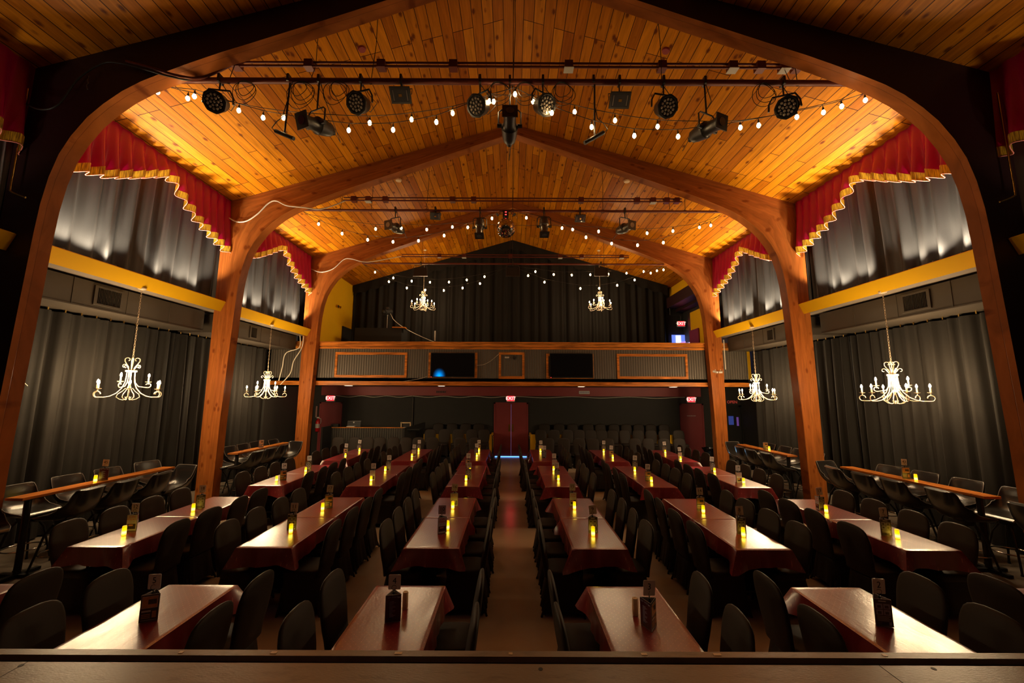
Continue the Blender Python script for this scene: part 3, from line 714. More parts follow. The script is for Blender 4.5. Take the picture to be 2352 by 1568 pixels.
m = MB(); n = 20; m.tube([(-4.95 + 2.35 * i / n, 15.9, 5.68 - 1.35 * (i / n) ** 0.6) for i in range(n + 1)], 0.010, 5)
tag(m.build('spot_cable', M_WCABLE), 'pale cable drooping from the balcony follow spot to the backdrop', 'cable')
t = thing('microphone_stand', (-3.05, 15.6, 2.98), 'thin upright microphone stand on the balcony under the left chandelier', 'microphone stand')
m = MB(); m.cyl((0, 0, 0), (0, 0, 1.55), 0.014); m.cyl((0, 0, 0), (0, 0, 0.03), 0.14, n=16); m.build('stand_pole', M_FIX, t)
m = MB(); m.cyl((0, 0, 1.55), (0, 0, 1.95), 0.028); m.build('pale_tube', M_WHITEP, t)
m = MB(); m.box((-6.98, 15.6, 5.9), (0.04, 0.22, 0.10)); m.cyl((-6.98, 15.5, 5.9), (-6.90, 15.48, 5.88), 0.05); m.cyl((-6.98, 15.7, 5.9), (-6.90, 15.72, 5.88), 0.05)
tag(m.build('wall_emergency_lamp', M_BRASS), 'two headed emergency lamp on the yellow wall left of the balcony', 'lamp')
m = MB(); m.box((-6.97, 16.6, 4.1), (0.05, 0.9, 2.2)); tag(m.build('dark_door', M_DARKBOX, smooth=0), 'dark door in the yellow wall at the left end of the balcony', 'door')

# ------------------------------------------------------------ sound booth and back seating
t = thing('sound_booth', (0, 0, 0), 'dark beadboard sound booth with wooden edge at the back left', 'booth')
m = MB(); m.bx(-6.62, -3.98, 14.9, 14.96, 0, 1.20); m.build('front_panel', M_BOOTHP, t, smooth=0)
m = MB(); m.bx(-6.66, -6.60, 14.2, 14.96, 0, 1.28); m.add([(-3.98, 14.9, 0), (-3.40, 15.7, 0), (-3.40, 15.7, 1.36), (-3.98, 14.9, 1.20), (-3.92, 14.88, 0), (-3.34, 15.68, 0), (-3.34, 15.68, 1.36), (-3.92, 14.88, 1.20)], [(0, 1, 2, 3), (7, 6, 5, 4), (0, 4, 5, 1), (1, 5, 6, 2), (2, 6, 7, 3), (3, 7, 4, 0)]); m.build('side_wings', M_DARKBOX, t, smooth=0)
m = MB(); m.bx(-6.62, -3.98, 14.87, 14.93, 1.20, 1.225); m.build('edge_rail', M_TRIM, t, smooth=0, uvf=uv_long_x)
m = MB(); m.bx(-6.6, -3.4, 14.97, 15.6, 1.12, 1.15); m.build('desk', M_DARKBOX, t, smooth=0)
t = thing('laptop', (-5.95, 15.2, 1.15), 'silver laptop or monitor with round badge on the sound booth', 'computer')
m = MB(); m.box((0, 0.1, 0.14), (0.50, 0.02, 0.26), rx=-0.2); m.build('lid', M_GRILLE, t, smooth=0)
m = MB(); m.box((0, 0.13, 0.268), (0.50, 0.015, 0.012)); m.cyl((0, 0.07, 0.22), (0, 0.08, 0.22), 0.025); m.build('lid_edge', M_WHITEP, t)
m = MB(); m.box((0, -0.12, 0.09), (0.30, 0.2, 0.02)); m.build('keyboard', M_WHITEP, t, smooth=0)
t = thing('rack_case', (-3.98, 15.25, 1.15), 'pale framed open flight case standing on the right of the sound booth', 'case')
m = MB()
for a, b in ((-.19, .19),): m.bx(a, b, -.02, .02, .20, .235); m.bx(a, b, -.02, .02, .02, .055); m.bx(a, a + .035, -.02, .02, .02, .235); m.bx(b - .035, b, -.02, .02, .02, .235)
for x in (-.17, .17):
    for z in (.04, .22): m.sphere((x, -.02, z), .03, 8, 6)
m.build('case_rim', M_CREAM, t); m = MB(); m.box((0, 0.05, 0.12), (0.3, 0.02, 0.2)); m.build('case_inside', M_GRILLE, t, smooth=0)
m = MB(); m.box((-6.55, 15.1, 1.24), (0.26, 0.2, 0.18)); tag(m.build('monitor_speaker', M_FIX, smooth=0), 'small black box speaker on the left end of the sound booth', 'speaker')
t = thing('fire_extinguisher', (-7.72, 16.14, 0.95), 'red fire extinguisher hanging on the dark wall left of the booth', 'fire extinguisher')
m = MB(); m.lathe([(0.07, 0.0), (0.08, 0.03), (0.08, 0.38), (0.06, 0.44), (0.025, 0.48), (0.025, 0.52)], n=16); m.build('cylinder', M_EXTR, t)
m = MB(); m.lathe([(0.082, 0.14), (0.082, 0.30)], n=16); m.build('label_band', M_PAPER, t)
m = MB(); m.box((0.0, 0, 0.54), (0.10, 0.03, 0.05)); m.tube([(0.04, -0.02, 0.52), (0.13, -0.03, 0.50), (0.14, -0.03, 0.40), (0.12, -0.03, 0.30)], 0.012, 6); m.build('hose_valve', M_WHITEP, t)
m = MB(); m.box((-7.82, 16.18, 1.72), (0.06, 0.03, 0.44)); tag(m.build('wall_sign', mat('pinkish_sign', (0.30, 0.16, 0.13), 0.5), smooth=0), 'narrow upright pinkish sign above the fire extinguisher', 'sign')

# low yellow wall fronting the last row, gates by the doors
for sx, x0, x1, sn in ((-1, -3.3, -0.72, 'left'), (1, 0.70, 6.3, 'right')):
    m = MB(); m.bx(x0, x1, 15.28, 15.36, 0.0, 0.95); m.bx(x0 if sx > 0 else x1 - 0.06, x0 + 0.06 if sx > 0 else x1, 15.36, 16.1, 0, 0.95)
    tag(m.build('low_wall', M_YELLOW, smooth=0), 'low yellow riser wall behind the seats on the %s of the double doors' % sn, 'low wall')
    m = MB(); m.bx(x0, x1, 15.36, 16.18, 0, 0.36); struct(m.build('floor_riser_%s' % ('left' if sx < 0 else 'right'), M_DARKBOX, smooth=0))
    m = MB(); m.bx(x0, x1, 14.62, 15.27, 0, 0.20); struct(m.build('floor_step_%s' % ('left' if sx < 0 else 'right'), M_DARKBOX, smooth=0))
    t = thing('stanchion', (sx * 0.68 - 0.02, 14.95, 0), 'slim brass topped stanchion on the %s side of the double doors' % sn, 'stanchion')
    m = MB(); m.cyl((0, 0, 0), (0, 0, 0.92), 0.022, n=12); m.cyl((0, 0, 0), (0, 0, 0.03), 0.15, n=20); m.build('post', M_BLACK, t)
    m = MB(); m.sphere((0, 0, 0.94), 0.035); m.cyl((0, 0, 0.85), (0, 0, 0.88), 0.03); m.build('finial', M_BRASS, t)

# ------------------------------------------------------------ banquet chair under a spandex cover; local +Y is forward
def superell(a, b, n, cx, cy, z, e=3.0, ripple=0.0, rn=0, front=0.0):
    out = []
    for k in range(n):
        q = 2 * PI * k / n; c, s_ = math.cos(q), math.sin(q)
        x = a * (abs(c) ** (2 / e)) * (1 if c >= 0 else -1); y = b * (abs(s_) ** (2 / e)) * (1 if s_ >= 0 else -1)
        if ripple and rn:
            g = 1 + ripple * math.sin(q * rn); x *= g; y *= g
        out.append((cx + x, cy + y, z))
    return out
def chair_parts():
    P = {}
    m = MB(); rr = []
    prof = [(0.40, 0.196, 0.034), (0.46, 0.186, 0.036), (0.52, 0.190, 0.036), (0.60, 0.206, 0.035), (0.68, 0.212, 0.034), (0.75, 0.217, 0.032), (0.81, 0.214, 0.030), (0.855, 0.204, 0.028), (0.89, 0.190, 0.026), (0.915, 0.166, 0.022), (0.935, 0.126, 0.017), (0.947, 0.066, 0.009)]
    for z, hw, ht in prof:
        rr.append(superell(hw, ht, 22, 0, -0.205 - (z - 0.42) * 0.16, z, 2.6))
    m.rings(rr); P['backrest'] = m.mesh('backrest', M_CHAIR, smooth=70)
    m = MB(); rr = []
    for z, a, b in ((0.38, 0.205, 0.205), (0.40, 0.212, 0.212), (0.44, 0.214, 0.214), (0.462, 0.206, 0.206), (0.472, 0.185, 0.185)):
        rr.append(superell(a, b, 32, 0, 0.0, z, 5.0))
    m.rings(rr); P['seat'] = m.mesh('seat', M_CHAIR, smooth=60)
    m = MB(); rr = []; n = 72
    for i in range(7):
        f = i / 6; ring = []
        for k in range(n):
            q = 2 * PI * k / n; c, s_ = math.cos(q), math.sin(q); e = 4.5
            a = 0.206 + 0.03 * f; b = 0.206 + 0.03 * f
            x = a * (abs(c) ** (2 / e)) * (1 if c >= 0 else -1); y = b * (abs(s_) ** (2 / e)) * (1 if s_ >= 0 else -1)
            back = max(0.0, min(1.0, (0.05 - y) / 0.12))
            rip = 0.012 * f * back * math.sin(q * 26) + 0.006 * f * math.sin(q * 9 + 1)
            x += rip * c; y += rip * s_ - 0.03 * f * back
            mid = min(1.0, abs(c * s_) * 2.0)
            z = 0.40 - f * (0.325 + 0.055 * mid ** 2)
            ring.append((x, y, z))
        rr.append(ring)
    m.rings(rr, cap0=True, cap1=False); P['skirt'] = m.mesh('skirt', M_CHAIR, smooth=80)
    for i, (sx, sy) in enumerate(((-1, -1), (1, -1), (-1, 1), (1, 1))):
        m = MB(); m.cyl((sx * 0.185, sy * 0.185 - (0.02 if sy < 0 else 0), 0.14), (sx * 0.215, sy * 0.215 - (0.05 if sy < 0 else 0), 0.0), 0.020, 0.012, n=8)
        P['leg%d' % i] = m.mesh('leg', M_CHAIR, smooth=50)
    return P
CP = chair_parts()
def make_chair(x, y, rz, label, group):
    t = thing('banquet_chair', (x, y, 0), label, 'chair', group, rz)
    for k, me in CP.items():
        o = bpy.data.objects.new('leg' if k.startswith('leg') else k, me); COL.objects.link(o); o.parent = t
    return t
chair0 = None
def place_chair(x, y, z, rz, label, group):
    global chair0
    if chair0 is None:
        chair0 = make_chair(x, y, rz, label, group); chair0.location.z = z; chair0['kids'] = 0; del chair0['kids']; return chair0
    c = chair0.copy(); COL.objects.link(c); c.location = (x, y, z); c.rotation_euler = (0, 0, rz); c['label'] = label; c['group'] = group
    for ch in CH0:
        d = ch.copy(); COL.objects.link(d); d.parent = c
    return c

# ------------------------------------------------------------ tables, cloths, signs, candles
TW = 0.59; TL = 1.07; TH = 0.735
def table_mesh():
    P = {}
    P['tabletop'] = MB().box((0, 0, TH + 0.008), (TW - 0.012, TL - 0.012, 0.022)).mesh('tabletop', M_BLACK, smooth=0)
    for i, sy in enumerate((-1, 1)):
        m = MB(); y = sy * (TL / 2 - 0.16)
        m.tube([(-0.22, y, 0.012), (-0.22, y, TH - 0.01), ], 0.014, 8); m.tube([(0.22, y, 0.012), (0.22, y, TH - 0.01)], 0.014, 8)
        m.cyl((-0.22, y, 0.25), (0.22, y, 0.25), 0.010); m.cyl((-0.22, y, TH - 0.02), (0.22, y, TH - 0.02), 0.012)
        for sx in (-1, 1): m.cyl((sx * 0.22, y, 0), (sx * 0.22, y, 0.03), 0.019)
        P['leg_frame%d' % i] = m.mesh('leg_frame', M_BLACK, smooth=50)
    return P
TP = table_mesh()
def cloth(seed, near_join, far_join):
    rnd = random.Random(seed)
    hw, hl = TW / 2 + 0.004, TL / 2 + 0.002
    zt = TH + 0.024
    # perimeter points with rounded corners
    per = []
    def side(p, q, n):
        for i in range(n): per.append((p[0] + (q[0] - p[0]) * i / n, p[1] + (q[1] - p[1]) * i / n))
    side((-hw, -hl), (hw, -hl), 20); side((hw, -hl), (hw, hl), 34); side((hw, hl), (-hw, hl), 20); side((-hw, hl), (-hw, -hl), 34)
    N = len(per)
    ph = [rnd.uniform(0, 6.28) for _ in range(6)]
    flare = [rnd.uniform(0.6, 1.1) for _ in range(4)]
    rings = []
    steps = [(1.0, 0.0), (1.0, 0.004)] 
    def pt(i, f):
        x, y = per[i]
        dx = hw - abs(x); dy = hl - abs(y)
        sgx = 1 if x >= 0 else -1; sgy = 1 if y >= 0 else -1
        ci = (0 if sgx < 0 else 1) + (0 if sgy < 0 else 2)
        cn = math.exp(-((math.hypot(dx, dy)) / 0.085) ** 2) * flare[ci]
        onx = dx < dy - 1e-6 or (abs(dx - dy) < 1e-6)      # lies on a long side
        nx = sgx if dx < 1e-6 else 0; ny = sgy if dy < 1e-6 else 0
        if nx and ny: nx *= 0.75; ny *= 0.75
        s_ = i / N * 2 * PI
        rip = 0.009 * math.sin(9 * s_ + ph[0]) + 0.006 * math.sin(23 * s_ + ph[1])
        out = 0.010 + (0.012 + rip) * f
        drop = 0.185 + 0.012 * math.sin(5 * s_ + ph[2])
        joined = (near_join and y < 0 and dy < 1e-6) or (far_join and y > 0 and dy < 1e-6)
        lim_y = (near_join and y < 0) or (far_join and y > 0)
        ox = nx * out; oy = ny * out
        # corners swing outward as cones
        ox += sgx * cn * 0.105 * f; oy += sgy * cn * (0.0 if lim_y else 0.085) * f
        if joined: oy = sgy * 0.002; drop = 0.12
        elif lim_y: oy = min(oy, 0.002) if sgy > 0 else max(oy, -0.002)
        drop += cn * 0.03
        return (x + ox, y + oy, zt - 0.004 - drop * f)
    m = MB()
    top = []
    nx_, ny_ = 12, 20
    # top surface: concentric rings toward the centre
    R = []
    for k, sc in enumerate((0.0001, 0.25, 0.5, 0.75, 0.93, 0.985)):
        R.append([(x * sc, y * sc, zt + 0.0015 * math.sin(11 * x * sc + ph[3]) * math.sin(7 * y * sc + ph[4]) * (1 if sc < .95 else 0)) for x, y in per])
    R.append([(x, y, zt - 0.0025) for x, y in per])
    for f in (0.0, 0.08, 0.25, 0.5, 0.75, 1.0):
        R.append([pt(i, f) for i in range(N)])
    m.rings(R, cap0=False, cap1=False)
    return m.mesh('tablecloth', M_CLOTH, smooth=60)
COLX = {'A': [-4.62, -4.60, -4.55, -4.51], 'B': [-2.74, -2.735, -2.74, -2.745], 'C': [-0.89, -0.885, -0.90, -0.965], 'D': [0.98, 0.985, 0.935, 0.87], 'E': [2.80, 2.80, 2.76, 2.69], 'F': [4.68, 4.67, 4.50, 4.48]}
ROWY = [(2.72, None), (4.67, 5.755), (7.64, 8.725), (10.44, 11.525)]
NUM = {'A': [6, 12, 18, 24, 30, 36, 42], 'B': [5, 11, 17, 23, 29, 35, 41], 'C': [4, 10, 16, 22, 28, 34, 40], 'D': [3, 9, 15, 21, 27, 33, 39], 'E': [2, 8, 14, 20, 26, 32, 38], 'F': [1, 7, 13, 19, 25, 31, 37]}
HOLD = {5:(-2.71,3.24),4:(-0.89,3.25),3:(1.02,3.17),2:(2.77,3.22),12:(-4.69,5.20),11:(-2.73,5.24),10:(-0.86,5.16),9:(1.01,5.19),8:(2.83,5.18),7:(4.58,5.14),18:(-4.61,6.18),17:(-2.73,6.23),16:(-0.87,6.35),15:(0.94,6.41),14:(2.80,6.17),13:(4.61,6.21),24:(-4.48,8.10),23:(-2.73,8.14),22:(-0.85,8.28),21:(0.91,8.32),20:(2.71,8.19),19:(4.45,8.09),30:(-4.47,9.07),29:(-2.74,9.19),28:(-1.00,9.53),27:(0.99,9.55),26:(2.80,9.31),25:(4.48,9.18),36:(-4.55,11.25),35:(-2.65,11.11),34:(-0.97,11.39),33:(0.88,10.98),32:(2.70,11.07),31:(4.43,10.80),42:(-4.52,12.14),41:(-2.76,12.19),40:(-0.98,12.25),39:(0.87,12.17),38:(2.76,12.22),37:(4.51,12.05)}
CAND = {4:(-0.84,3.41),3:(0.965,3.33),12:(-4.63,5.02),11:(-2.69,5.12),10:(-0.80,5.27),9:(0.99,5.07),8:(2.80,5.06),7:(4.62,5.02),18:(-4.58,6.00),17:(-2.75,6.07),16:(-0.87,6.19),15:(0.94,6.19),14:(2.78,6.03),13:(4.59,6.07),24:(-4.54,7.98),23:(-2.72,8.00),22:(-0.89,8.10),21:(0.93,8.16),20:(2.73,8.04),19:(4.48,7.96),30:(-4.45,8.90),29:(-2.77,9.03),28:(-0.92,9.10),27:(0.94,9.15),26:(2.73,9.10),25:(4.46,9.03),36:(-4.44,10.95),35:(-2.66,10.94),34:(-0.94,11.10),32:(2.69,10.88),31:(4.40,10.66),42:(-4.46,11.99),41:(-2.73,12.01),40:(-0.96,12.05),39:(0.85,11.99),38:(2.70,11.98),37:(4.46,11.86)}

tab0 = None; TK = []
def place_table(x, y, label):
    global tab0, TK
    if tab0 is None:
        tab0 = thing('banquet_table', (x, y, 0), label, 'table', 'narrow tables under cloths')
        for k, me in TP.items():
            o = bpy.data.objects.new('leg_frame' if k.startswith('leg') else k, me); COL.objects.link(o); o.parent = tab0; TK.append(o)
        return
    c = tab0.copy(); COL.objects.link(c); c.location = (x, y, 0); c['label'] = label
    for ch in TK:
        d = ch.copy(); COL.objects.link(d); d.parent = c

def prism(mb, W, H, mi=0, t=0.003):
    """three upright acrylic panels forming a triangle, apex pointing back (+Y) """
    R = W / math.sqrt(3)
    pts = [(R * math.cos(a), R * math.sin(a)) for a in (math.radians(90), math.radians(210), math.radians(330))]
    for i in range(3):
        a, b = pts[i], pts[(i + 1) % 3]
        nx, ny = (b[1] - a[1]) / W, -(b[0] - a[0]) / W
        vs = []
        for z in (0, H):
            vs += [(a[0], a[1], z), (b[0], b[1], z), (b[0] - nx * t, b[1] - ny * t, z), (a[0] - nx * t, a[1] - ny * t, z)]
        mb.add(vs, [(0, 1, 5, 4), (1, 2, 6, 5), (2, 3, 7, 6), (3, 0, 4, 7), (4, 5, 6, 7), (3, 2, 1, 0)], mi)
    return pts
HW_, HH_ = 0.115, 0.19
def panel_frame(i):
    """origin, right vector, outward normal of face i (0 front, facing -Y)"""
    R = HW_ / math.sqrt(3); r = R / 2
    ang = [math.radians(-90), math.radians(30), math.radians(150)][i]
    nrm = Vector((math.cos(ang), math.sin(ang), 0)); right = Vector((-math.sin(ang), math.cos(ang), 0))
    return nrm * (r + 0.0012), right, nrm
def quad(mb, fi, u0, u1, z0, z1, mi, off=0.0):
    o, r_, n_ = panel_frame(fi); q = []
    for u, z in ((u0, z0), (u1, z0), (u1, z1), (u0, z1)):
        p = o + r_ * (u * HW_ / 2 * 0.94) + n_ * off; q.append((p.x, p.y, z * HH_))
    mb.add(q, [(0, 1, 2, 3)], mi)
def ptext(mb, fi, s_, size, u, z, mi, off=0.0006):
    o, r_, n_ = panel_frame(fi)
    R3 = Matrix((r_, -n_, Vector((0, 0, 1)))).transposed()
    p = o + r_ * (u * HW_ / 2) + n_ * off; text_mb(mb, s_, size, (p.x, p.y, z * HH_), mi, rot=R3, depth=0.0004)
MM = [M_NAVY, M_PLUM, M_LILAC, M_TANP, M_PAPER, M_REDP, M_DKPIC]
def menu_mesh(style, fi):
    m = MB()
    if style == 'blue':
        quad(m, fi, -1, 1, 0.02, 0.98, 1); quad(m, fi, -0.62, -0.1, 0.12, 0.78, 0, .0004)
        for k in range(14): quad(m, fi, -0.5, 0.1 + 0.25 * math.sin(k * 1.7), 0.20 + k * 0.042, 0.215 + k * 0.042, 2, .0007)
        m.add([tuple(map(sum, zip(p, (0, 0, 0)))) for p in []], [])
        ptext(m, fi, 'KEY WEST', 0.017, -0.12, 0.91, 2); quad(m, fi, 0.55, 0.9, 0.87, 0.92, 2, .0007)
    elif style == 'join':
        quad(m, fi, -1, 1, 0.02, 0.98, 4); ptext(m, fi, 'JOIN', 0.034, 0, 0.86, 5); ptext(m, fi, 'TODAY!', 0.028, 0, 0.70, 5)
        quad(m, fi, -0.6, 0.6, 0.57, 0.585, 2, .0005); quad(m, fi, -0.6, 0.6, 0.53, 0.545, 2, .0005); quad(m, fi, -0.82, 0.82, 0.12, 0.44, 6, .0005); quad(m, fi, -0.6, 0.3, 0.30, 0.40, 3, .0008)
    elif style == 'photo':
        quad(m, fi, -1, 1, 0.02, 0.98, 6); quad(m, fi, -0.9, 0.9, 0.50, 0.94, 4, .0003); quad(m, fi, -0.84, 0.84, 0.515, 0.925, 3, .0006)
        quad(m, fi, -0.2, 0.75, 0.64, 0.82, 6, .0009); quad(m, fi, -0.85, 0.2, 0.36, 0.42, 4, .0005)
        for k in range(3): quad(m, fi, -0.85, 0.15, 0.14 + k * .06, 0.165 + k * .06, 3, .0005)
        quad(m, fi, 0.35, 0.82, 0.14, 0.38, 3, .0005); quad(m, fi, -.9, .9, .06, .075, 4, .0005)
    else:
        quad(m, fi, -1, 1, 0.02, 0.98, 6); ptext(m, fi, 'MENU', 0.018, -0.1, 0.92, 4) if False else quad(m, fi, -0.5, 0.4, 0.90, 0.94, 4, .0005)
        for a, b in ((-0.85, -0.05), (0.05, 0.85)):
            for c in (0.64, 0.42):
                quad(m, fi, a, b, c, c + 0.19, 2, .0004); quad(m, fi, a + .15, b - .2, c + .03, c + .13, 6, .0008)
        for k in range(4): quad(m, fi, -0.8, 0.8 - 0.2 * (k % 2), 0.36 - k * 0.05, 0.375 - k * 0.05, 4, .0004)
        quad(m, fi, -0.3, 0.5, 0.08, 0.16, 0, .0006); quad(m, fi, 0.55, 0.85, 0.06, 0.18, 2, .0008)
    return m.mesh('menu_panel', MM, smooth=0, fix=False)
MENUS = {}
def menu(style, fi):
    if (style, fi) not in MENUS: MENUS[(style, fi)] = menu_mesh(style, fi)
    return MENUS[(style, fi)]
mb_ = MB(); prism(mb_, HW_, HH_); ACR = mb_.mesh('acrylic_stand', M_ACR, smooth=0)
mb_ = MB(); mb_.cyl((0, -0.005, 0.0), (0, -0.005, 0.20), 0.009, n=8); mb_.cyl((0, -0.005, 0.20), (0, -0.005, 0.215), 0.004, n=6)
mb_.tube([(0.017 * math.cos(a * PI / 8), -0.009, 0.230 + 0.017 * math.sin(a * PI / 8)) for a in range(16)], 0.0016, 5, closed=True)
WIRE = mb_.mesh('wire_clip', M_INK, smooth=60)
def card_mesh():
    m = MB(); hw, hh, r = 0.046, 0.053, 0.007; pts = []
    for cx, cz, a0 in ((hw - r, hh - r, 0), (-hw + r, hh - r, 90), (-hw + r, -hh + r, 180), (hw - r, -hh + r, 270)):
        for k in range(5): a = math.radians(a0 + k * 22.5); pts.append((cx + r * math.cos(a), cz + r * math.sin(a)))
    n = len(pts); m.add([(x, -.0012, z) for x, z in pts] + [(x, .0012, z) for x, z in pts], [tuple(range(n)), tuple(range(2 * n - 1, n - 1, -1))] + [(i, (i + 1) % n, (i + 1) % n + n, i + n) for i in range(n)])
    return m.mesh('number_card', M_CARD, smooth=0)
CARDM = card_mesh()
def sign_stand(x, y, z, num, label, style, rz, ctilt, group='numbered menu stands'):
    t = thing('menu_stand', (x, y, z), label, 'table sign', group, rz)
    def part(nm, me, p=t):
        o = bpy.data.objects.new(nm, me); COL.objects.link(o); o.parent = p; return o
    part('acrylic_stand', ACR)
    st = style
    for fi in range(3):
        part('menu_panel', menu(st[fi % len(st)], fi))
    part('wire_clip', WIRE)
    if num is not None:
        c = part('number_card', CARDM); c.location = (0.003, -0.006, 0.268); c.rotation_euler = (0, ctilt, -rz * 0.85)
        m = MB(); text_mb(m, str(num), 0.062, (0, -0.0022, 0.008), depth=0.0006); m.build('number', M_INK, c, smooth=0)
    return t
mb_ = MB(); mb_.lathe([(0.0, 0.0), (0.0205, 0.0), (0.0215, 0.01), (0.0215, 0.098), (0.019, 0.106), (0.012, 0.104), (0.0, 0.102)], n=18); CANDM = mb_.mesh('led_candle', M_CANDLE, smooth=50)
mb_ = MB(); mb_.lathe([(0.0, 0.0), (0.0215, 0.0), (0.0225, 0.01), (0.0225, 0.118), (0.019, 0.124), (0.012, 0.122), (0.0, 0.12)], n=18); CANDX = mb_.mesh('led_candle', M_CREAM, smooth=50)
def candle(x, y, z, label, lit=True, tilt=0):
    o = bpy.data.objects.new('led_candle', CANDM if lit else CANDX); COL.objects.link(o); o.location = (x, y, z)
    tag(o, label, 'candle', 'small yellow LED candles' if lit else 'unlit LED candles')
    return o

SIDE = {'A': 'far left', 'B': 'second left', 'C': 'left aisle', 'D': 'right aisle', 'E': 'second right', 'F': 'far right'}
CH0 = []
rs = random.Random(3)
STY_ = [('photo', 'grid', 'blue'), ('grid', 'photo', 'join'), ('grid', 'photo', 'join'), ('join', 'blue', 'photo')]
for c in 'ABCDEF':
    for ri in range(7):
        num = NUM[c][ri]; blk = (ri + 1) // 2; second = (ri > 0 and ri % 2 == 0)
        x = COLX[c][blk]; y0 = ROWY[blk][1 if second else 0]
        # only slivers of tables 1 and 6 are in the frame
        xc, yc = x, y0 + TL / 2
        place_table(xc, yc, 'narrow black folding table under the cloth of table %s' % NW(num))
        me = cloth(num, second, ri > 0 and not second)
        o = bpy.data.objects.new('tablecloth', me); COL.objects.link(o); o.location = (xc, yc, 0)
        tag(o, 'burgundy dotted vinyl cloth on table %s in the %s row of tables' % (NW(num), SIDE[c]), 'tablecloth', 'burgundy table cloths')
        zt = TH + 0.026
        if num in HOLD:
            hx, hy = HOLD[num]
            st = {4: ('blue',), 5: ('photo', 'photo', 'grid'), 3: ('photo', 'grid', 'blue'), 2: ('grid',), 12: ('join',), 11: ('grid',), 10: ('join',), 18: ('grid',), 17: ('photo',), 7: ('grid',), 16: ('join',), 14: ('photo',), 9: ('grid',), 8: ('grid',)}.get(num, STY_[num % 4])
            rz = {4: 0.25, 5: 0.35 , 3: 0.95, 2: -0.2, 12: 0.15, 11: 0.0, 10: 0.5, 9: -0.05, 8: 0.1, 7: -0.25}.get(num, rs.uniform(-0.4, 0.5))
            sign_stand(hx, hy, zt, num, 'clear triangular menu stand holding number card %d on table %s' % (num, NW(num)), st, rz, rs.uniform(-0.10, 0.10))
        if num in CAND:
            lit = num not in (3, 4)
            candle(CAND[num][0], CAND[num][1], zt, ('glowing yellow LED candle beside the menu stand on table %s' if lit else 'unlit cream LED candle behind the menu stand on table %s') % NW(num), lit)
        # chairs: two on each side
        for sx in (-1, 1):
            for k in range(2):
                cy = y0 + 0.345 + 0.54 * k - (0.02 if second else 0)
                if ri == 0 and k == 0: cy += 0.0
                cx = x + sx * (TW / 2 + 0.055) + rs.uniform(-.015, .02) * sx
                lab = 'black covered chair on the %s side of table %s, seat %s stage' % ('left' if sx < 0 else 'right', NW(num), 'nearer' if k == 0 else 'farther from')
                place_chair(cx, cy - 0.03 + rs.uniform(-.02, .02), 0, (PI / 2 if sx > 0 else -PI / 2) + rs.uniform(-.07, .07), lab, 'banquet chairs along table rows')
                if not CH0: CH0.extend(list(chair0.children) or [o for o in bpy.data.objects if o.parent == chair0])
# seats facing the stage under the balcony
R1L = [-6.03, -5.47, -5.0, -4.57, -4.1, -3.68, -3.24, -2.74, -1.78, -1.28]; R1R = [1.28, 1.81, 2.35, 2.82, 3.35, 4.28, 4.75, 5.29, 5.82]
R2L = [-3.05, -2.52, -2.0, -1.49, -1.04]; R2R = [1.09, 1.58, 2.1, 2.51, 2.95, 3.36, 3.76, 4.23, 4.71, 5.19, 5.69, 6.22]
R3L = [-2.9, -2.35, -1.81, -1.29]; R3R = [1.3, 1.86, 2.4, 3.01, 3.5, 4.02, 4.5, 4.99, 5.48, 6.0]
for rn, (xs, yy, zz) in {'front': ((R1L, R1R), 13.90, 0), 'middle': ((R2L, R2R), 14.90, 0.20), 'rear': ((R3L, R3R), 15.68, 0.36)}.items():
    for side, lst in (('left', sorted(xs[0], reverse=True)), ('right', xs[1])):
        for i, x in enumerate(lst):
            place_chair(x, yy, zz, PI + rs.uniform(-.05, .05), 'black covered chair in the %s row under the balcony, %s %s of the aisle' % (rn, ORD[i], side), 'chairs facing the stage under the balcony')

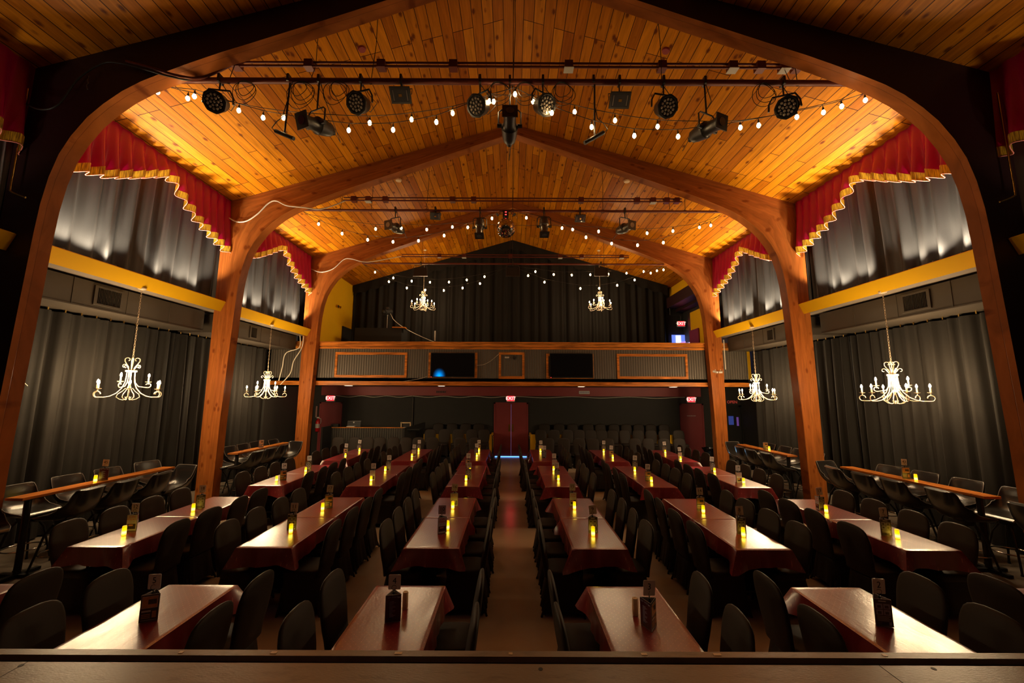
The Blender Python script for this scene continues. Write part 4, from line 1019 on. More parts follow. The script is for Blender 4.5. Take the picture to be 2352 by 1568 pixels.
# ------------------------------------------------------------ bar tables and stools
def shell_pts():
    # centre line of the bucket from top of back to seat front: (y, z, halfwidth, side curl)
    return [(-0.300, 1.100, 0.190, 0.00), (-0.296, 1.085, 0.212, 0.01), (-0.288, 1.03, 0.222, 0.028), (-0.276, 0.96, 0.226, 0.042), (-0.260, 0.89, 0.230, 0.060), (-0.232, 0.825, 0.236, 0.085), (-0.185, 0.775, 0.244, 0.100), (-0.12, 0.745, 0.250, 0.080), (-0.02, 0.738, 0.252, 0.045), (0.09, 0.748, 0.250, 0.018), (0.18, 0.752, 0.240, 0.004), (0.225, 0.742, 0.226, 0.0), (0.245, 0.715, 0.215, 0.0)]
def stool_parts():
    P = {}
    cl = shell_pts(); nu = 16
    def surf(off):
        rows = []
        for i, (y, z, hw, cu) in enumerate(cl):
            a = cl[max(i - 1, 0)]; b = cl[min(i + 1, len(cl) - 1)]
            t = Vector((0, b[0] - a[0], b[1] - a[1])).normalized(); nrm = Vector((0, -t.z, t.y))   # toward the sitter
            if nrm.y < 0 and nrm.z < 0: nrm = -nrm
            row = []
            for k in range(nu + 1):
                u = -1 + 2 * k / nu; x = hw * math.sin(u * 1.25) / math.sin(1.25)
                c = cu * abs(u) ** 2.4 * 1.2
                p = Vector((x, y, z)) + nrm * (c + off * (1 - 0.75 * abs(u) ** 4))
                row.append(tuple(p))
            rows.append(row)
        return rows
    top = surf(0.0); bot = surf(-0.065)
    m = MB(); n = nu + 1
    allv = [p for r in top for p in r] + [p for r in bot for p in r]; o = len(cl) * n; fs = []
    for i in range(len(cl) - 1):
        for k in range(nu):
            fs.append((i * n + k, i * n + k + 1, (i + 1) * n + k + 1, (i + 1) * n + k)); fs.append((o + i * n + k, o + (i + 1) * n + k, o + (i + 1) * n + k + 1, o + i * n + k + 1))
        fs.append((i * n, (i + 1) * n, o + (i + 1) * n, o + i * n)); fs.append((i * n + nu, o + i * n + nu, o + (i + 1) * n + nu, (i + 1) * n + nu))
    for k in range(nu):
        fs.append((k, o + k, o + k + 1, k + 1)); e = (len(cl) - 1) * n; fs.append((e + k, e + k + 1, o + e + k + 1, o + e + k))
    m.add(allv, fs); P['bucket_seat'] = m.mesh('bucket_seat', M_VINYL, smooth=75)
    m = MB()
    edge = [Vector(top[i][0]) for i in range(len(cl) - 1, -1, -1)] + [Vector(top[0][k]) for k in range(1, nu)] + [Vector(top[i][nu]) for i in range(len(cl))]
    m.tube(edge, 0.0045, 6); P['welting'] = m.mesh('welting', M_WELT, smooth=80)
    m = MB(); m.cyl((0, 0, 0.62), (0, 0, 0.675), 0.10, 0.12, n=18); m.cyl((0, 0, 0.50), (0, 0, 0.62), 0.035, n=12); m.build if False else None
    P['swivel_hub'] = m.mesh('swivel_hub', M_BLACK, smooth=40)
    for i, (sx, sy) in enumerate(((-1, -1), (1, -1), (-1, 1), (1, 1))):
        m = MB(); m.tube([(sx * 0.07, sy * 0.07, 0.61), (sx * 0.12, sy * 0.12, 0.50), (sx * 0.20, sy * 0.20, 0.02)], [0.016, 0.015, 0.013], 8); m.cyl((sx * 0.2, sy * 0.2, 0), (sx * 0.2, sy * 0.2, 0.025), 0.018, n=8)
        P['leg%d' % i] = m.mesh('leg', M_BLACK, smooth=60)
    m = MB(); m.tube([(0.215 * math.cos(a * PI / 16), 0.215 * math.sin(a * PI / 16), 0.24) for a in range(32)], 0.010, 8, closed=True); P['foot_ring'] = m.mesh('foot_ring', M_CHROME, smooth=80)
    return P
SP = stool_parts(); stool0 = None; SK = []
def place_stool(x, y, rz, label):
    global stool0
    if stool0 is None:
        stool0 = thing('bar_stool', (x, y, 0), label, 'bar stool', 'black bucket bar stools', rz)
        for k, me in SP.items():
            o = bpy.data.objects.new('leg' if k.startswith('leg') else k, me); COL.objects.link(o); o.parent = stool0; SK.append(o)
        return
    c = stool0.copy(); COL.objects.link(c); c.location = (x, y, 0); c.rotation_euler = (0, 0, rz); c['label'] = label
    for ch in SK: d = ch.copy(); COL.objects.link(d); d.parent = c
def bar_table(x0, x1, y0, y1, label):
    """plank from (x0,y0) to (x1,y1), x are centres at each end"""
    t = thing('bar_table', (0, 0, 0), label, 'bar table'); hw = 0.12
    m = MB(); vs = []
    for z in (1.018, 1.05):
        for (x, y) in ((x0 - hw, y0), (x0 + hw, y0), (x1 + hw, y1), (x1 - hw, y1)): vs.append((x, y, z))
    m.add(vs, [(0, 1, 2, 3), (7, 6, 5, 4), (0, 4, 5, 1), (1, 5, 6, 2), (2, 6, 7, 3), (3, 7, 4, 0)]); m.build('plank_top', M_BARTOP, t, smooth=0, uvf=uv_long_y)
    for f in (0.07, 0.93):
        x = x0 + (x1 - x0) * f; y = y0 + (y1 - y0) * f
        m = MB(); m.cyl((x, y, 0.03), (x, y, 1.0), 0.038, n=14); m.box((x, y, 1.01), (0.2, 0.24, 0.014)); m.box((x, y, 0.025), (0.44, 0.07, 0.04)); m.box((x, y, 0.025), (0.07, 0.5, 0.04))
        for dx, dy in ((.2, 0), (-.2, 0), (0, .23), (0, -.23)): m.cyl((x + dx, y + dy, 0), (x + dx, y + dy, .03), .022, n=8)
        m.build('pedestal', M_BLACK, t)
bar_table(-6.61, -6.54, 5.52, 7.85, 'long narrow wooden bar table at left, near one with card 45')
bar_table(-6.55, -6.48, 9.62, 11.75, 'long narrow wooden bar table at left rear behind the middle arch')
bar_table(6.78, 6.68, 5.84, 8.20, 'long narrow wooden bar table at right, near one with card 43')
bar_table(6.60, 6.64, 9.62, 11.80, 'long narrow wooden bar table at right rear behind the middle arch')
zb = 1.051
sign_stand(-6.58, 6.66, zb, 45, 'menu stand with red panel and number card 45 on the left bar table', ('blue', 'join'), 0.6, 0.05, 'bar table menu stands')
sign_stand(-6.52, 10.64, zb, None, 'menu stand without a card on the left rear bar table', ('photo', 'grid'), 0.4, 0, 'bar table menu stands')
sign_stand(6.76, 7.07, zb, 43, 'menu stand with photo panel and number card 43 on the right bar table', ('photo', 'grid'), -0.3, 0.05, 'bar table menu stands')
sign_stand(6.60, 10.62, zb, None, 'menu stand without a card on the right rear bar table', ('photo', 'grid'), -0.3, 0, 'bar table menu stands')
candle(-6.55, 6.50, zb, 'glowing yellow LED candle on the left bar table beside card 45')
candle(6.75, 6.88, zb, 'glowing yellow LED candle on the right bar table beside card 43')
candle(6.60, 10.46, zb, 'glowing yellow LED candle on the right rear bar table')
# stools: (x of stool centre, y, rotation). +Y local is forward; facing wall on the aisle side
def st_lab(side, tab, row, i): return 'black bucket bar stool, %s %s bar table, %s side, %s from the stage' % (tab, side, row, ORD[i])
LA = [(5.93, 0.0), (6.44, 0), (7.02, 0.1), (7.62, 0.75)]
H2 = PI / 2
NEARL = [(-6.33, 5.93, H2 + .08), (-6.30, 6.44, H2 + .08), (-6.26, 7.02, H2 + .12), (-6.20, 7.50, PI - .2)]
for i, (x, y, r) in enumerate(NEARL): place_stool(x, y, r, st_lab('left', 'near', 'aisle', i))
for i, (x, y, r) in enumerate([(-6.62, 5.18, -H2 - .45), (-7.0, 6.05, -H2 - .1), (-7.02, 6.75, -H2 - .1), (-7.0, 7.38, -H2 - .12), (-6.95, 8.05, -H2 - .3)]): place_stool(x, y, r, st_lab('left', 'near', 'wall', i))
for i, (x, y, r) in enumerate([(6.78, 5.22, -H2), (6.56, 6.05, -H2 - .05), (6.50, 6.72, -H2 - .05), (6.44, 7.22, -H2 - .05), (6.42, 7.80, -H2 - .15), (6.60, 8.28, PI + .2)]): place_stool(x, y, r, st_lab('right', 'near', 'aisle', i))
for i, (x, y, r) in enumerate([(7.20, 6.05, H2 + .1), (7.18, 6.72, H2 + .1), (7.14, 7.35, H2 + .1), (7.10, 7.95, H2 + .2)]): place_stool(x, y, r, st_lab('right', 'near', 'wall', i))
for i, (x, y, r) in enumerate([(-6.30, 9.70, H2), (-6.32, 10.25, H2), (-6.36, 10.85, H2 + .1), (-6.18, 11.30, PI - .2)]): place_stool(x, y, r, st_lab('left', 'rear', 'aisle', i))
for i, (x, y, r) in enumerate([(6.36, 9.75, -H2), (6.32, 10.32, -H2), (6.36, 10.85, -H2), (6.50, 11.66, PI + .15)]): place_stool(x, y, r, st_lab('right', 'rear', 'aisle', i))
for i, y in enumerate([9.70, 10.42, 10.92, 11.42, 11.95]): place_stool(-6.92 + (0.2 if i == 4 else 0), y, -H2 - 0.05, st_lab('left', 'rear', 'wall', i))
for i, y in enumerate([9.75, 10.35, 10.86, 11.5]): place_stool(7.02, y, H2 + 0.05, st_lab('right', 'rear', 'wall', i))

# ------------------------------------------------------------ chandeliers
def spiral(cx, cz, r0, a0, a1, r1, n=14):
    return [(cx + (r0 + (r1 - r0) * i / n) * math.cos(a0 + (a1 - a0) * i / n), cz + (r0 + (r1 - r0) * i / n) * math.sin(a0 + (a1 - a0) * i / n)) for i in range(n + 1)]
def rot_pts(pts, a): return [(x * math.cos(a), x * math.sin(a), z) for x, z in pts]
def chandelier(x, y, ztop, zc, sc, label, energy, phase):
    """local z=0 at top of crown"""
    t = thing('chandelier', (x, y, zc), label, 'chandelier', 'scrolled iron chandeliers', phase)
    S = sc
    # chain
    L = (ztop - zc); m = MB(); n = int(L / (0.05 * S)); hl = L / n
    for i in range(n):
        z = i * hl + hl / 2; a = (i % 2) * PI / 2
        m.tube([(0.011 * S * math.cos(q) * math.cos(a), 0.011 * S * math.cos(q) * math.sin(a), z + hl * 0.62 * math.sin(q)) for q in [k * PI / 4 for k in range(8)]], 0.003 * S, 4, closed=True)
    m.build('chain', M_CHAND, t, smooth=60)
    m = MB(); m.lathe([(0.001, 0), (0.07, 0.0), (0.06, -0.02), (0.02, -0.035), (0.001, -0.04)], (0, 0, L), 18); m.build('canopy', M_CHAND, t)
    m = MB()
    for k in range(4):
        a = k * PI / 2 + 0.4
        p = [(0.035, -0.235)] + [(0.04, -0.18), (0.075, -0.12), (0.10, -0.07)] + spiral(0.062, -0.042, 0.040, 0.2, PI * 1.35, 0.022)
        m.tube([(q[0] * S, q[1] * S, q[2] * S) for q in rot_pts(p, a)], 0.0065 * S, 6)
        p = [(0.045, -0.235), (0.055, -0.20), (0.085, -0.165)] + spiral(0.125, -0.165, 0.035, PI * 0.85, -PI * 0.55, 0.022)
        m.tube([(q[0] * S, q[1] * S, q[2] * S) for q in rot_pts(p, a + PI / 4)], 0.006 * S, 6)
    m.cyl((0, 0, -0.24 * S), (0, 0, 0), 0.008 * S); m.build('crown_scrolls', M_CHAND, t, smooth=70)
    m = MB(); m.lathe([(0.0, -0.235), (0.08, -0.235), (0.085, -0.25), (0.08, -0.268), (0.0, -0.268)], n=20)
    for v in range(len(m.v)): m.v[v] = tuple(c * S for c in m.v[v])
    m.build('hub_ring', M_CHAND, t)
    def arm(a, r_out, zcup, lower):
        pr = thing_part('arm', t)
        pr.rotation_euler = (0, 0, a)
        m = MB()
        if lower:
            p = [(0.062, -0.268), (0.064, -0.35), (0.072, -0.45), (0.11, -0.56), (0.18, -0.65), (0.27, -0.705), (0.36, -0.725)] + spiral(r_out - 0.075, -0.668, 0.058, -PI * 0.42, PI * 1.02, 0.040, 18)
        else:
            p = [(0.055, -0.268), (0.056, -0.36), (0.07, -0.46), (0.12, -0.53)] + spiral(r_out - 0.05, -0.505, 0.045, -PI * 0.55, PI * 0.9, 0.030, 14)
        m.tube([(q[0] * S, 0, q[1] * S) for q in p], 0.0075 * S, 7)
        cup = (r_out - 0.07 if lower else r_out - 0.05)
        zz = zcup
        m.lathe([(0.0, zz * S), (0.012 * S, zz * S), (0.045 * S, (zz + 0.012) * S), (0.046 * S, (zz + 0.016) * S), (0.0, (zz + 0.014) * S)], (cup * S, 0, 0), 14)
        m.cyl((cup * S, 0, (zz - 0.035) * S), (cup * S, 0, zz * S), 0.006 * S)
        o = m.build('arm_scroll', M_CHAND, pr, smooth=70)
        m = MB(); m.cyl((cup * S, 0, (zz + 0.012) * S), (cup * S, 0, (zz + 0.10) * S), 0.012 * S, n=10); m.build('candle_sleeve', M_CREAM, pr)
        m = MB(); m.lathe([(0.001, 0.0), (0.010, 0.004), (0.017, 0.022), (0.014, 0.042), (0.006, 0.062), (0.001, 0.070)], n=10)
        for v in range(len(m.v)): m.v[v] = (m.v[v][0] * S + cup * S, m.v[v][1] * S, m.v[v][2] * S + (zz + 0.10) * S)
        m.build('bulb', E_CBULB, pr)
        light('candle_light', 'POINT', (cup * S, 0, (zz + 0.135) * S), energy, (1.0, 0.70, 0.38), pr, size=0.03)
    def thing_part(nm, par):
        o = bpy.data.objects.new(nm, None); o.empty_display_size = 0.05; COL.objects.link(o); o.parent = par; return o
    for k in range(6): arm(k * PI / 3, 0.53, -0.585, True)
    for k in range(3): arm(k * 2 * PI / 3 + PI / 6, 0.30, -0.455, False)
    m = MB()
    for k in range(6):
        a = k * PI / 3 + PI / 6
        p = [(0.045, -0.56), (0.085, -0.62), (0.14, -0.67), (0.155, -0.72), (0.11, -0.76)] + spiral(0.055, -0.735, 0.040, -PI * 0.35, -PI * 1.3, 0.018)
        m.tube([(q[0] * S, q[1] * S, q[2] * S) for q in rot_pts(p, a)], 0.006 * S, 6)
    m.build('lower_scrolls', M_CHAND, t, smooth=70)
    m = MB(); m.lathe([(0.0, -0.50), (0.018, -0.52), (0.03, -0.55), (0.02, -0.58), (0.008, -0.60), (0.0, -0.625)], n=12)
    for v in range(len(m.v)): m.v[v] = tuple(c * S for c in m.v[v])
    m.cyl((0, 0, -0.268 * S), (0, 0, -0.52 * S), 0.012 * S); m.build('centre_column', M_CHAND, t)
chandelier(-6.97, 7.30, 4.395, 3.09, 1.0, 'scrolled iron chandelier over the left bar table, nearer one', P_CH, 0.25)
chandelier(-6.92, 11.30, 4.395, 3.07, 1.0, 'scrolled iron chandelier at left rear past the middle arch', P_CH, 0.6)
chandelier(6.99, 7.32, 4.395, 3.08, 1.0, 'scrolled iron chandelier over the right bar table, nearer one', P_CH, 0.1)
chandelier(6.91, 11.30, 4.395, 3.05, 1.0, 'scrolled iron chandelier at right rear past the middle arch', P_CH, 0.9)
chandelier(-3.52, 15.4, roofz(3.52), 6.48, 0.98, 'scrolled iron chandelier over the balcony, left one', P_CH * 0.4, 0.5)
chandelier(3.48, 15.4, roofz(3.48), 6.50, 0.98, 'scrolled iron chandelier over the balcony, right one', P_CH * 0.4, 0.2)

# ------------------------------------------------------------ lighting pipes, conduits, fixtures
RN = ['nearest', 'middle', 'farthest']
PIPES = [(5.58, 7.24, -5.42, 5.42, 0.045), (9.62, 7.08, -5.42, 5.42, 0.032), (13.46, 6.97, -5.25, 5.30, 0.030)]
for k, (y, z, x0, x1, r) in enumerate(PIPES):
    t = thing('rigging_pipe', (0, 0, 0), 'long rust red lighting pipe spanning the hall, %s of three' % RN[k], 'pipe')
    m = MB(); m.cyl((x0, y, z), (x1, y, z), r, n=14); m.build('pipe_tube', M_PIPE, t)
    m = MB()
    xs = [-4.4, -2.2, 0.0, 2.3, 4.4] if k < 2 else [-3.2, -0.1, 3.2]
    for x in xs:
        zt = roofz(x)
        m.tube([(x, y, z), (x + 0.03, y + 0.05, (z + zt) / 2), (x + 0.02, y + 0.08, zt)], 0.006, 5)
        m.tube([(x + 0.05 * math.cos(q), y + 0.002, z + 0.05 * math.sin(q)) for q in [i * PI / 4 for i in range(8)]], 0.006, 4, closed=True)
    m.build('hanger_wires', M_CABLE, t)
CONDS = [(5.70, 7.62, -4.45, 4.55, [-4.39, -3.24, -2.09, -0.95, 0.88, 2.36, 3.48, 3.92, 4.30, 4.50], (4, 6, 8)),
         (9.68, 7.40, -4.35, 4.35, [-4.08, -3.71, -3.27, -1.54, -1.0, 1.76, 3.2, 3.61, 3.96, 4.22], (1, 7)),
         (13.52, 7.27, -3.9, 4.1, [-2.57, -1.7, -0.07, 1.69, 2.44, 3.85], (1, 3, 5))]
for k, (y, z, x0, x1, bx_, pale) in enumerate(CONDS):
    t = thing('power_conduit', (0, 0, 0), 'pair of thin dark red conduits with outlet boxes above the %s pipe' % RN[k], 'conduit')
    m = MB(); m.cyl((x0, y, z + 0.05), (x1, y, z + 0.05), 0.018, n=10); m.cyl((x0, y - 0.03, z - 0.04), (x1, y - 0.03, z - 0.04), 0.020, n=10)
    m.build('conduit_pair', M_PIPE, t)
    for i, x in enumerate(bx_):
        b = MB().box((x, y, z), (0.13, 0.12, 0.13)).build('outlet_box', M_PIPE, t, smooth=0)
        if i in pale: MB().box((x, y - 0.01, z - 0.068), (0.15, 0.13, 0.012)).build('pale_cover', M_BOXW, b, smooth=0)
    m = MB()
    for x in [bx_[1] + .1, 0.0, bx_[-1] - .2]:
        pz = PIPES[k][1]; m.tube([(x, y, z), (x, PIPES[k][0], pz)], 0.006, 4)
        m.tube([(x, y, z), (x, y, roofz(x))], 0.006, 4)
    m.build('support_wires', M_CABLE, t)
def clamp(m, z0, z1, y=0.0):
    m.box((0, y, z0 + 0.02), (0.035, 0.11, 0.13)); m.cyl((0, y, z0 - 0.04), (0, y, z1), 0.012, n=8)
def par_can(x, z, y, pz, yaw, label):
    t = thing('par_light', (x, y, z), label, 'stage light', 'round LED stage lights on the nearest pipe')
    h = pz - z
    m = MB(); clamp(m, h, 0.20); m.build('clamp', M_FIX, t, smooth=0)
    ex = Matrix.Rotation(yaw, 3, 'Z') @ Matrix.Rotation(math.radians(32), 3, 'X')
    # yoke
    m = MB(); yk = [Matrix.Rotation(yaw, 3, 'Z') @ Vector(p) for p in ((-0.215, 0, -0.02), (-0.205, 0, 0.10), (-0.15, 0, 0.21), (0.15, 0, 0.21), (0.205, 0, 0.10), (0.215, 0, -0.02))]
    m.tube(yk, 0.014, 6); m.build('yoke', M_FIX, t)
    m = MB(); rr = []
    for d, r in ((0.15, 0.07), (0.12, 0.11), (0.04, 0.135), (-0.06, 0.145), (-0.09, 0.160), (-0.115, 0.160), (-0.118, 0.138), (-0.105, 0.13)):
        ring = []
        for k in range(24):
            q = 2 * PI * k / 24; r2 = r * (1.0 + (0.05 if k % 3 == 0 and r > 0.15 else 0)); ring.append(tuple(ex @ Vector((r2 * math.cos(q), d, r2 * math.sin(q)))))
        rr.append(ring)
    m.rings(rr); m.build('lamp_body', M_FIX, t, smooth=30)
    m = MB(); c0 = [(0, 0)] + [(0.052 * math.cos(a), 0.052 * math.sin(a)) for a in [i * PI / 3 for i in range(6)]] + [(0.098 * math.cos(a), 0.098 * math.sin(a)) for a in [i * PI / 6 + .26 for i in range(12)]]
    for a, b in c0:
        p0 = ex @ Vector((a, -0.104, b)); p1 = ex @ Vector((a, -0.120, b)); m.cyl(p0, p1, 0.021, 0.014, n=10)
    m.build('led_lenses', M_LENS, t, smooth=50)
    m = MB(); m.tube([(0.02, 0.02, h - 0.05), (0.16, 0.05, h - 0.25), (0.24, 0.06, 0.05), (0.12, 0.12, -0.05), (0.03, 0.12, 0.02)], 0.006, 5); m.build('cord', M_CABLE, t)
PN = ['leftmost', 'second from left', 'third from left', 'fourth from left', 'fifth from left', 'rightmost']
PZ = PIPES[0][1]; PY = PIPES[0][0]
for i, ((x, z), yaw) in enumerate(zip(((-4.53, 6.87), (-2.35, 6.86), (-0.51, 6.83), (0.46, 6.85), (2.32, 6.82), (4.17, 6.82)), (0.15, -0.25, -0.55, 0.6, 0.2, -0.35))):
    par_can(x, z, PY, PZ, yaw, 'round black LED stage light on the nearest pipe, %s' % PN[i])
def flood(x, z, y, pz, label, s=1.0, yaw=0.0):
    t = thing('flood_light', (x, y, z), label, 'stage light', 'small square flood lights')
    m = MB(); clamp(m, pz - z, 0.06); m.build('clamp', M_FIX, t, smooth=0)
    m = MB(); m.box((0, 0.06, 0.04), (0.26 * s, 0.11, 0.12 * s), rx=0.9); m.box((0, -0.01, -0.02), (0.31 * s, 0.035, 0.23 * s), rx=0.9, rz=yaw)
    m.tube([(-0.165 * s, 0, 0), (-0.165 * s, 0.03, 0.12), (0.165 * s, 0.03, 0.12), (0.165 * s, 0, 0)], 0.008, 4); m.build('housing', M_FIX, t, smooth=0)
    m = MB()
    nrm = Matrix.Rotation(0.9, 3, 'X') @ Vector((0, -1, 0)); c = Vector((0, -0.01, -0.02)) + nrm * 0.019
    m.box(c, (0.26 * s, 0.003, 0.18 * s), rx=0.9); m.build('glass_front', M_GLASS_DARK, t, smooth=0)
    m = MB(); c2 = c + nrm * 0.004; m.box(c2, (0.05, 0.003, 0.035), rx=0.9); m.build('led_chip', M_BRASS, t, smooth=0)
    m = MB()
    for sx in (-1, 1): m.box(c2 + Vector((sx * 0.105 * s, 0, 0)), (0.012, 0.003, 0.14 * s), rx=0.9)
    m.build('reflector_strips', M_WELT, t, smooth=0)
flood(-1.73, 7.02, PY, PZ, 'small square flood light on the nearest pipe, left one'); flood(1.64, 6.95, PY, PZ, 'small square flood light on the nearest pipe, right one')
flood(-1.96, 6.95, 9.62, 7.08, 'small square flood light on the middle pipe, left one', 0.85, 0.2); flood(1.72, 6.90, 9.62, 7.08, 'small square flood light on the middle pipe, right one', 0.85)
M_FIXM = mat('worn_fixture_metal', (0.10, 0.085, 0.07), 0.3, metal=0.7)
def ellipsoidal(x, z, y, pz, dirv, label, sc=1.0, body=M_FIX, frame=True):
    """profile spotlight: barrel along dirv (pointing where it shines), square gel frame at the front"""
    t = thing('profile_spot', (x, y, z), label, 'stage light', 'profile spotlights with square gel frames')
    h = pz - z; d = Vector(dirv).normalized(); up = Vector((0, 0, 1)); sd = d.cross(up).normalized(); u2 = sd.cross(d)
    m = MB(); m.box((0, 0, h + 0.02), (0.035, 0.10, 0.12)); m.cyl((0, 0, h - 0.04), (0, 0, 0.26 * sc), 0.013); m.build('drop_rod', M_FIX, t)
    m = MB(); m.tube([sd * (-0.17 * sc) + Vector((0, 0, 0)), sd * (-0.17 * sc) + up * 0.22 * sc, sd * (-0.13 * sc) + up * 0.26 * sc, sd * (0.13 * sc) + up * 0.26 * sc, sd * (0.17 * sc) + up * 0.22 * sc, sd * (0.17 * sc)], 0.012 * sc, 6); m.build('yoke', M_FIX, t)
    m = MB(); rr = []
    for a, r in ((-0.30, 0.06), (-0.27, 0.095), (-0.18, 0.115), (-0.08, 0.125), (-0.02, 0.13), (0.0, 0.105), (0.06, 0.095), (0.18, 0.092), (0.20, 0.10), (0.24, 0.10), (0.24, 0.08)):
        rr.append([tuple(d * a * sc + (sd * math.cos(2 * PI * k / 20) + u2 * math.sin(2 * PI * k / 20)) * r * sc) for k in range(20)])
    m.rings(rr)
    m.cyl(-d * 0.34 * sc - u2 * 0.02, -d * 0.26 * sc - u2 * 0.02, 0.045 * sc, n=10)
    m.cyl(-sd * 0.19 * sc, -sd * 0.12 * sc, 0.03 * sc, n=8); m.cyl(sd * 0.12 * sc, sd * 0.19 * sc, 0.03 * sc, n=8)
    m.build('barrel', body, t, smooth=45)
    # gel frame
    m = MB(); w_ = 0.115 * sc; fr = []
    for q in (0.245, 0.262): fr.append([tuple(d * q * sc + sd * a * w_ + u2 * b * w_) for a, b in ((-1, -1), (1, -1), (1, 1), (-1, 1))])
    m.rings(fr); m.build('gel_frame', M_FIX, t, smooth=0)
    m = MB(); m.cyl(d * 0.262 * sc, d * 0.268 * sc, 0.062 * sc, n=20); m.build('lens', M_GLASS_DARK, t)
    m = MB(); m.tube([(0.02, 0, h - 0.02), (0.10, 0.02, h - 0.3), tuple(-d * 0.5 * sc + up * -0.15), tuple(-d * 0.34 * sc)], 0.006, 5); m.build('cord', M_CABLE, t)
ellipsoidal(-3.00, 6.50, PY, PZ, (-0.35, -0.82, -0.30), 'black profile spotlight hanging from the nearest pipe at left', 1.0)
ellipsoidal(-0.05, 6.50, PY, PZ, (0.02, -0.92, 0.22), 'black profile spotlight hanging from the nearest pipe at centre', 1.0)
ellipsoidal(2.96, 6.46, PY, PZ, (0.36, -0.82, -0.15), 'black profile spotlight hanging from the nearest pipe at right', 0.98)
ellipsoidal(-2.98, 6.62, 9.62, 7.08, (-0.35, -0.85, -0.1), 'profile spotlight on the middle pipe, leftmost', 1.0, M_FIXM)
ellipsoidal(-0.83, 6.62, 9.62, 7.08, (0.0, -0.30, -0.95), 'downward profile spotlight on the middle pipe left of the mirror ball', 1.0, M_FIXM)
ellipsoidal(0.80, 6.66, 9.62, 7.08, (0.0, -0.30, -0.95), 'downward profile spotlight on the middle pipe right of the mirror ball', 1.0, M_FIXM)
ellipsoidal(2.86, 6.64, 9.62, 7.08, (0.35, -0.85, -0.1), 'profile spotlight on the middle pipe, rightmost', 1.0, M_FIXM)
# drop rods with microphones
for x, sx, lab in ((-3.47, 1, 'black drop microphone on a rod at the left of the nearest pipe'), (1.24, -1, 'black drop microphone on a rod right of centre on the nearest pipe')):
    t = thing('hanging_microphone', (x, PY, 6.35), lab, 'microphone')
    m = MB(); m.box((0, 0, 0.92), (0.035, 0.10, 0.12)); m.cyl((0, 0, 0.0), (0.02, 0, 0.90), 0.014); m.build('drop_rod', M_FIX, t)
    m = MB(); m.cyl((-0.14 * sx, 0, 0.05), (0.16 * sx, -0.02, -0.09 if sx > 0 else -0.14), 0.030, n=12); m.build('microphone_body', M_FIX, t)
    m = MB(); m.tube([(0.0, 0, 0.55), (-0.04 * sx, 0, 0.35), (-0.05 * sx, 0, 0.28), (-0.14 * sx, 0, 0.20), (-0.20 * sx, 0, 0.10), (-0.14 * sx, 0, 0.04)], 0.007, 5); m.build('cord', M_CABLE, t)
# wash lights on farthest pipe
for i, (x, z) in enumerate(((-3.20, 6.67), (0.02, 6.68), (3.10, 6.70))):
    t = thing('wash_light', (x, 13.46, z), 'black trapezoid wash light on the farthest pipe, %s' % ['left one', 'centre one', 'right one'][i], 'stage light', 'wash lights on the farthest pipe')
    m = MB(); m.add([(-.20, 0, .16), (.20, 0, .16), (.24, -.05, -.16), (-.24, -.05, -.16), (-.18, .2, .14), (.18, .2, .14), (.2, .2, -.1), (-.2, .2, -.1)], [(0, 1, 2, 3), (7, 6, 5, 4), (0, 4, 5, 1), (1, 5, 6, 2), (2, 6, 7, 3), (3, 7, 4, 0)]); m.build('housing', M_FIX, t, smooth=0)
    m = MB(); m.tube([(-.21, -.01, .18), (-.21, -.01, .24), (.21, -.01, .24), (.21, -.01, .18)], .012, 5); m.box((0, 0, .30), (.03, .1, .12)); m.box((-.235, -.05, .0), (.012, .03, .32)); m.box((.235, -.05, .0), (.012, .03, .32)); m.box((0, -.06, -.17), (.5, .02, .015)); m.build('bracket', M_FIXM, t, smooth=0)
# mirror ball: real facets
t = thing('mirror_ball', (-0.17, 9.62, 6.62), 'silver mirror ball hanging at the centre of the middle pipe', 'mirror ball')
m = MB(); R_ = 0.245; nl = 28
for i in range(nl):
    a0 = PI * i / nl; a1 = PI * (i + 0.93) / nl; am = (a0 + a1) / 2; n = max(4, int(2 * nl * math.sin(am)))
    for k in range(n):
        b0 = 2 * PI * k / n; b1 = 2 * PI * (k + 0.93) / n
        c = [Vector((math.sin(a) * math.cos(b), math.sin(a) * math.sin(b), math.cos(a))) * R_ for a, b in ((a0, b0), (a1, b0), (a1, b1), (a0, b1))]
        m.add([tuple(p) for p in c], [(0, 1, 2, 3)])
m.build('mirror_tiles', M_MIRROR, t, smooth=0, fix=False)
m = MB(); m.sphere((0, 0, 0), R_ * 0.985, 32, 20); m.build('ball_core', M_BLACK, t, smooth=80)
m = MB(); m.cyl((0, 0, R_ - .01), (0, 0, R_ + 0.05), 0.04, n=14); m.box((0, 0, R_ + 0.12), (0.14, 0.12, 0.14)); m.cyl((0, 0, .3), (0, 0, .44), .012); m.build('motor', M_FIX, t)
m = MB()
for z in (0.33, 0.40):
    m.box((0, -0.065, z), (0.04, 0.01, 0.02))
m.build('red_indicator', E_REDDOT, t, smooth=0)
for sx in (-1, 1):
    o = thing('pin_spot', (-0.17 + sx * 0.16, 9.56, 6.98), 'small silver pin spot on the %s of the mirror ball motor' % ('left' if sx < 0 else 'right'), 'stage light')
    m = MB(); m.cyl((0, 0, 0.02), (sx * 0.05, -0.06, -0.06), 0.03, 0.045, n=12); m.tube([(0, 0, .08), (sx * .06, 0, .05), (sx * .10, -.02, -.04), (sx * .12, 0, -.12)], .008, 5); m.build('pin_spot_body', M_CHROME, o)

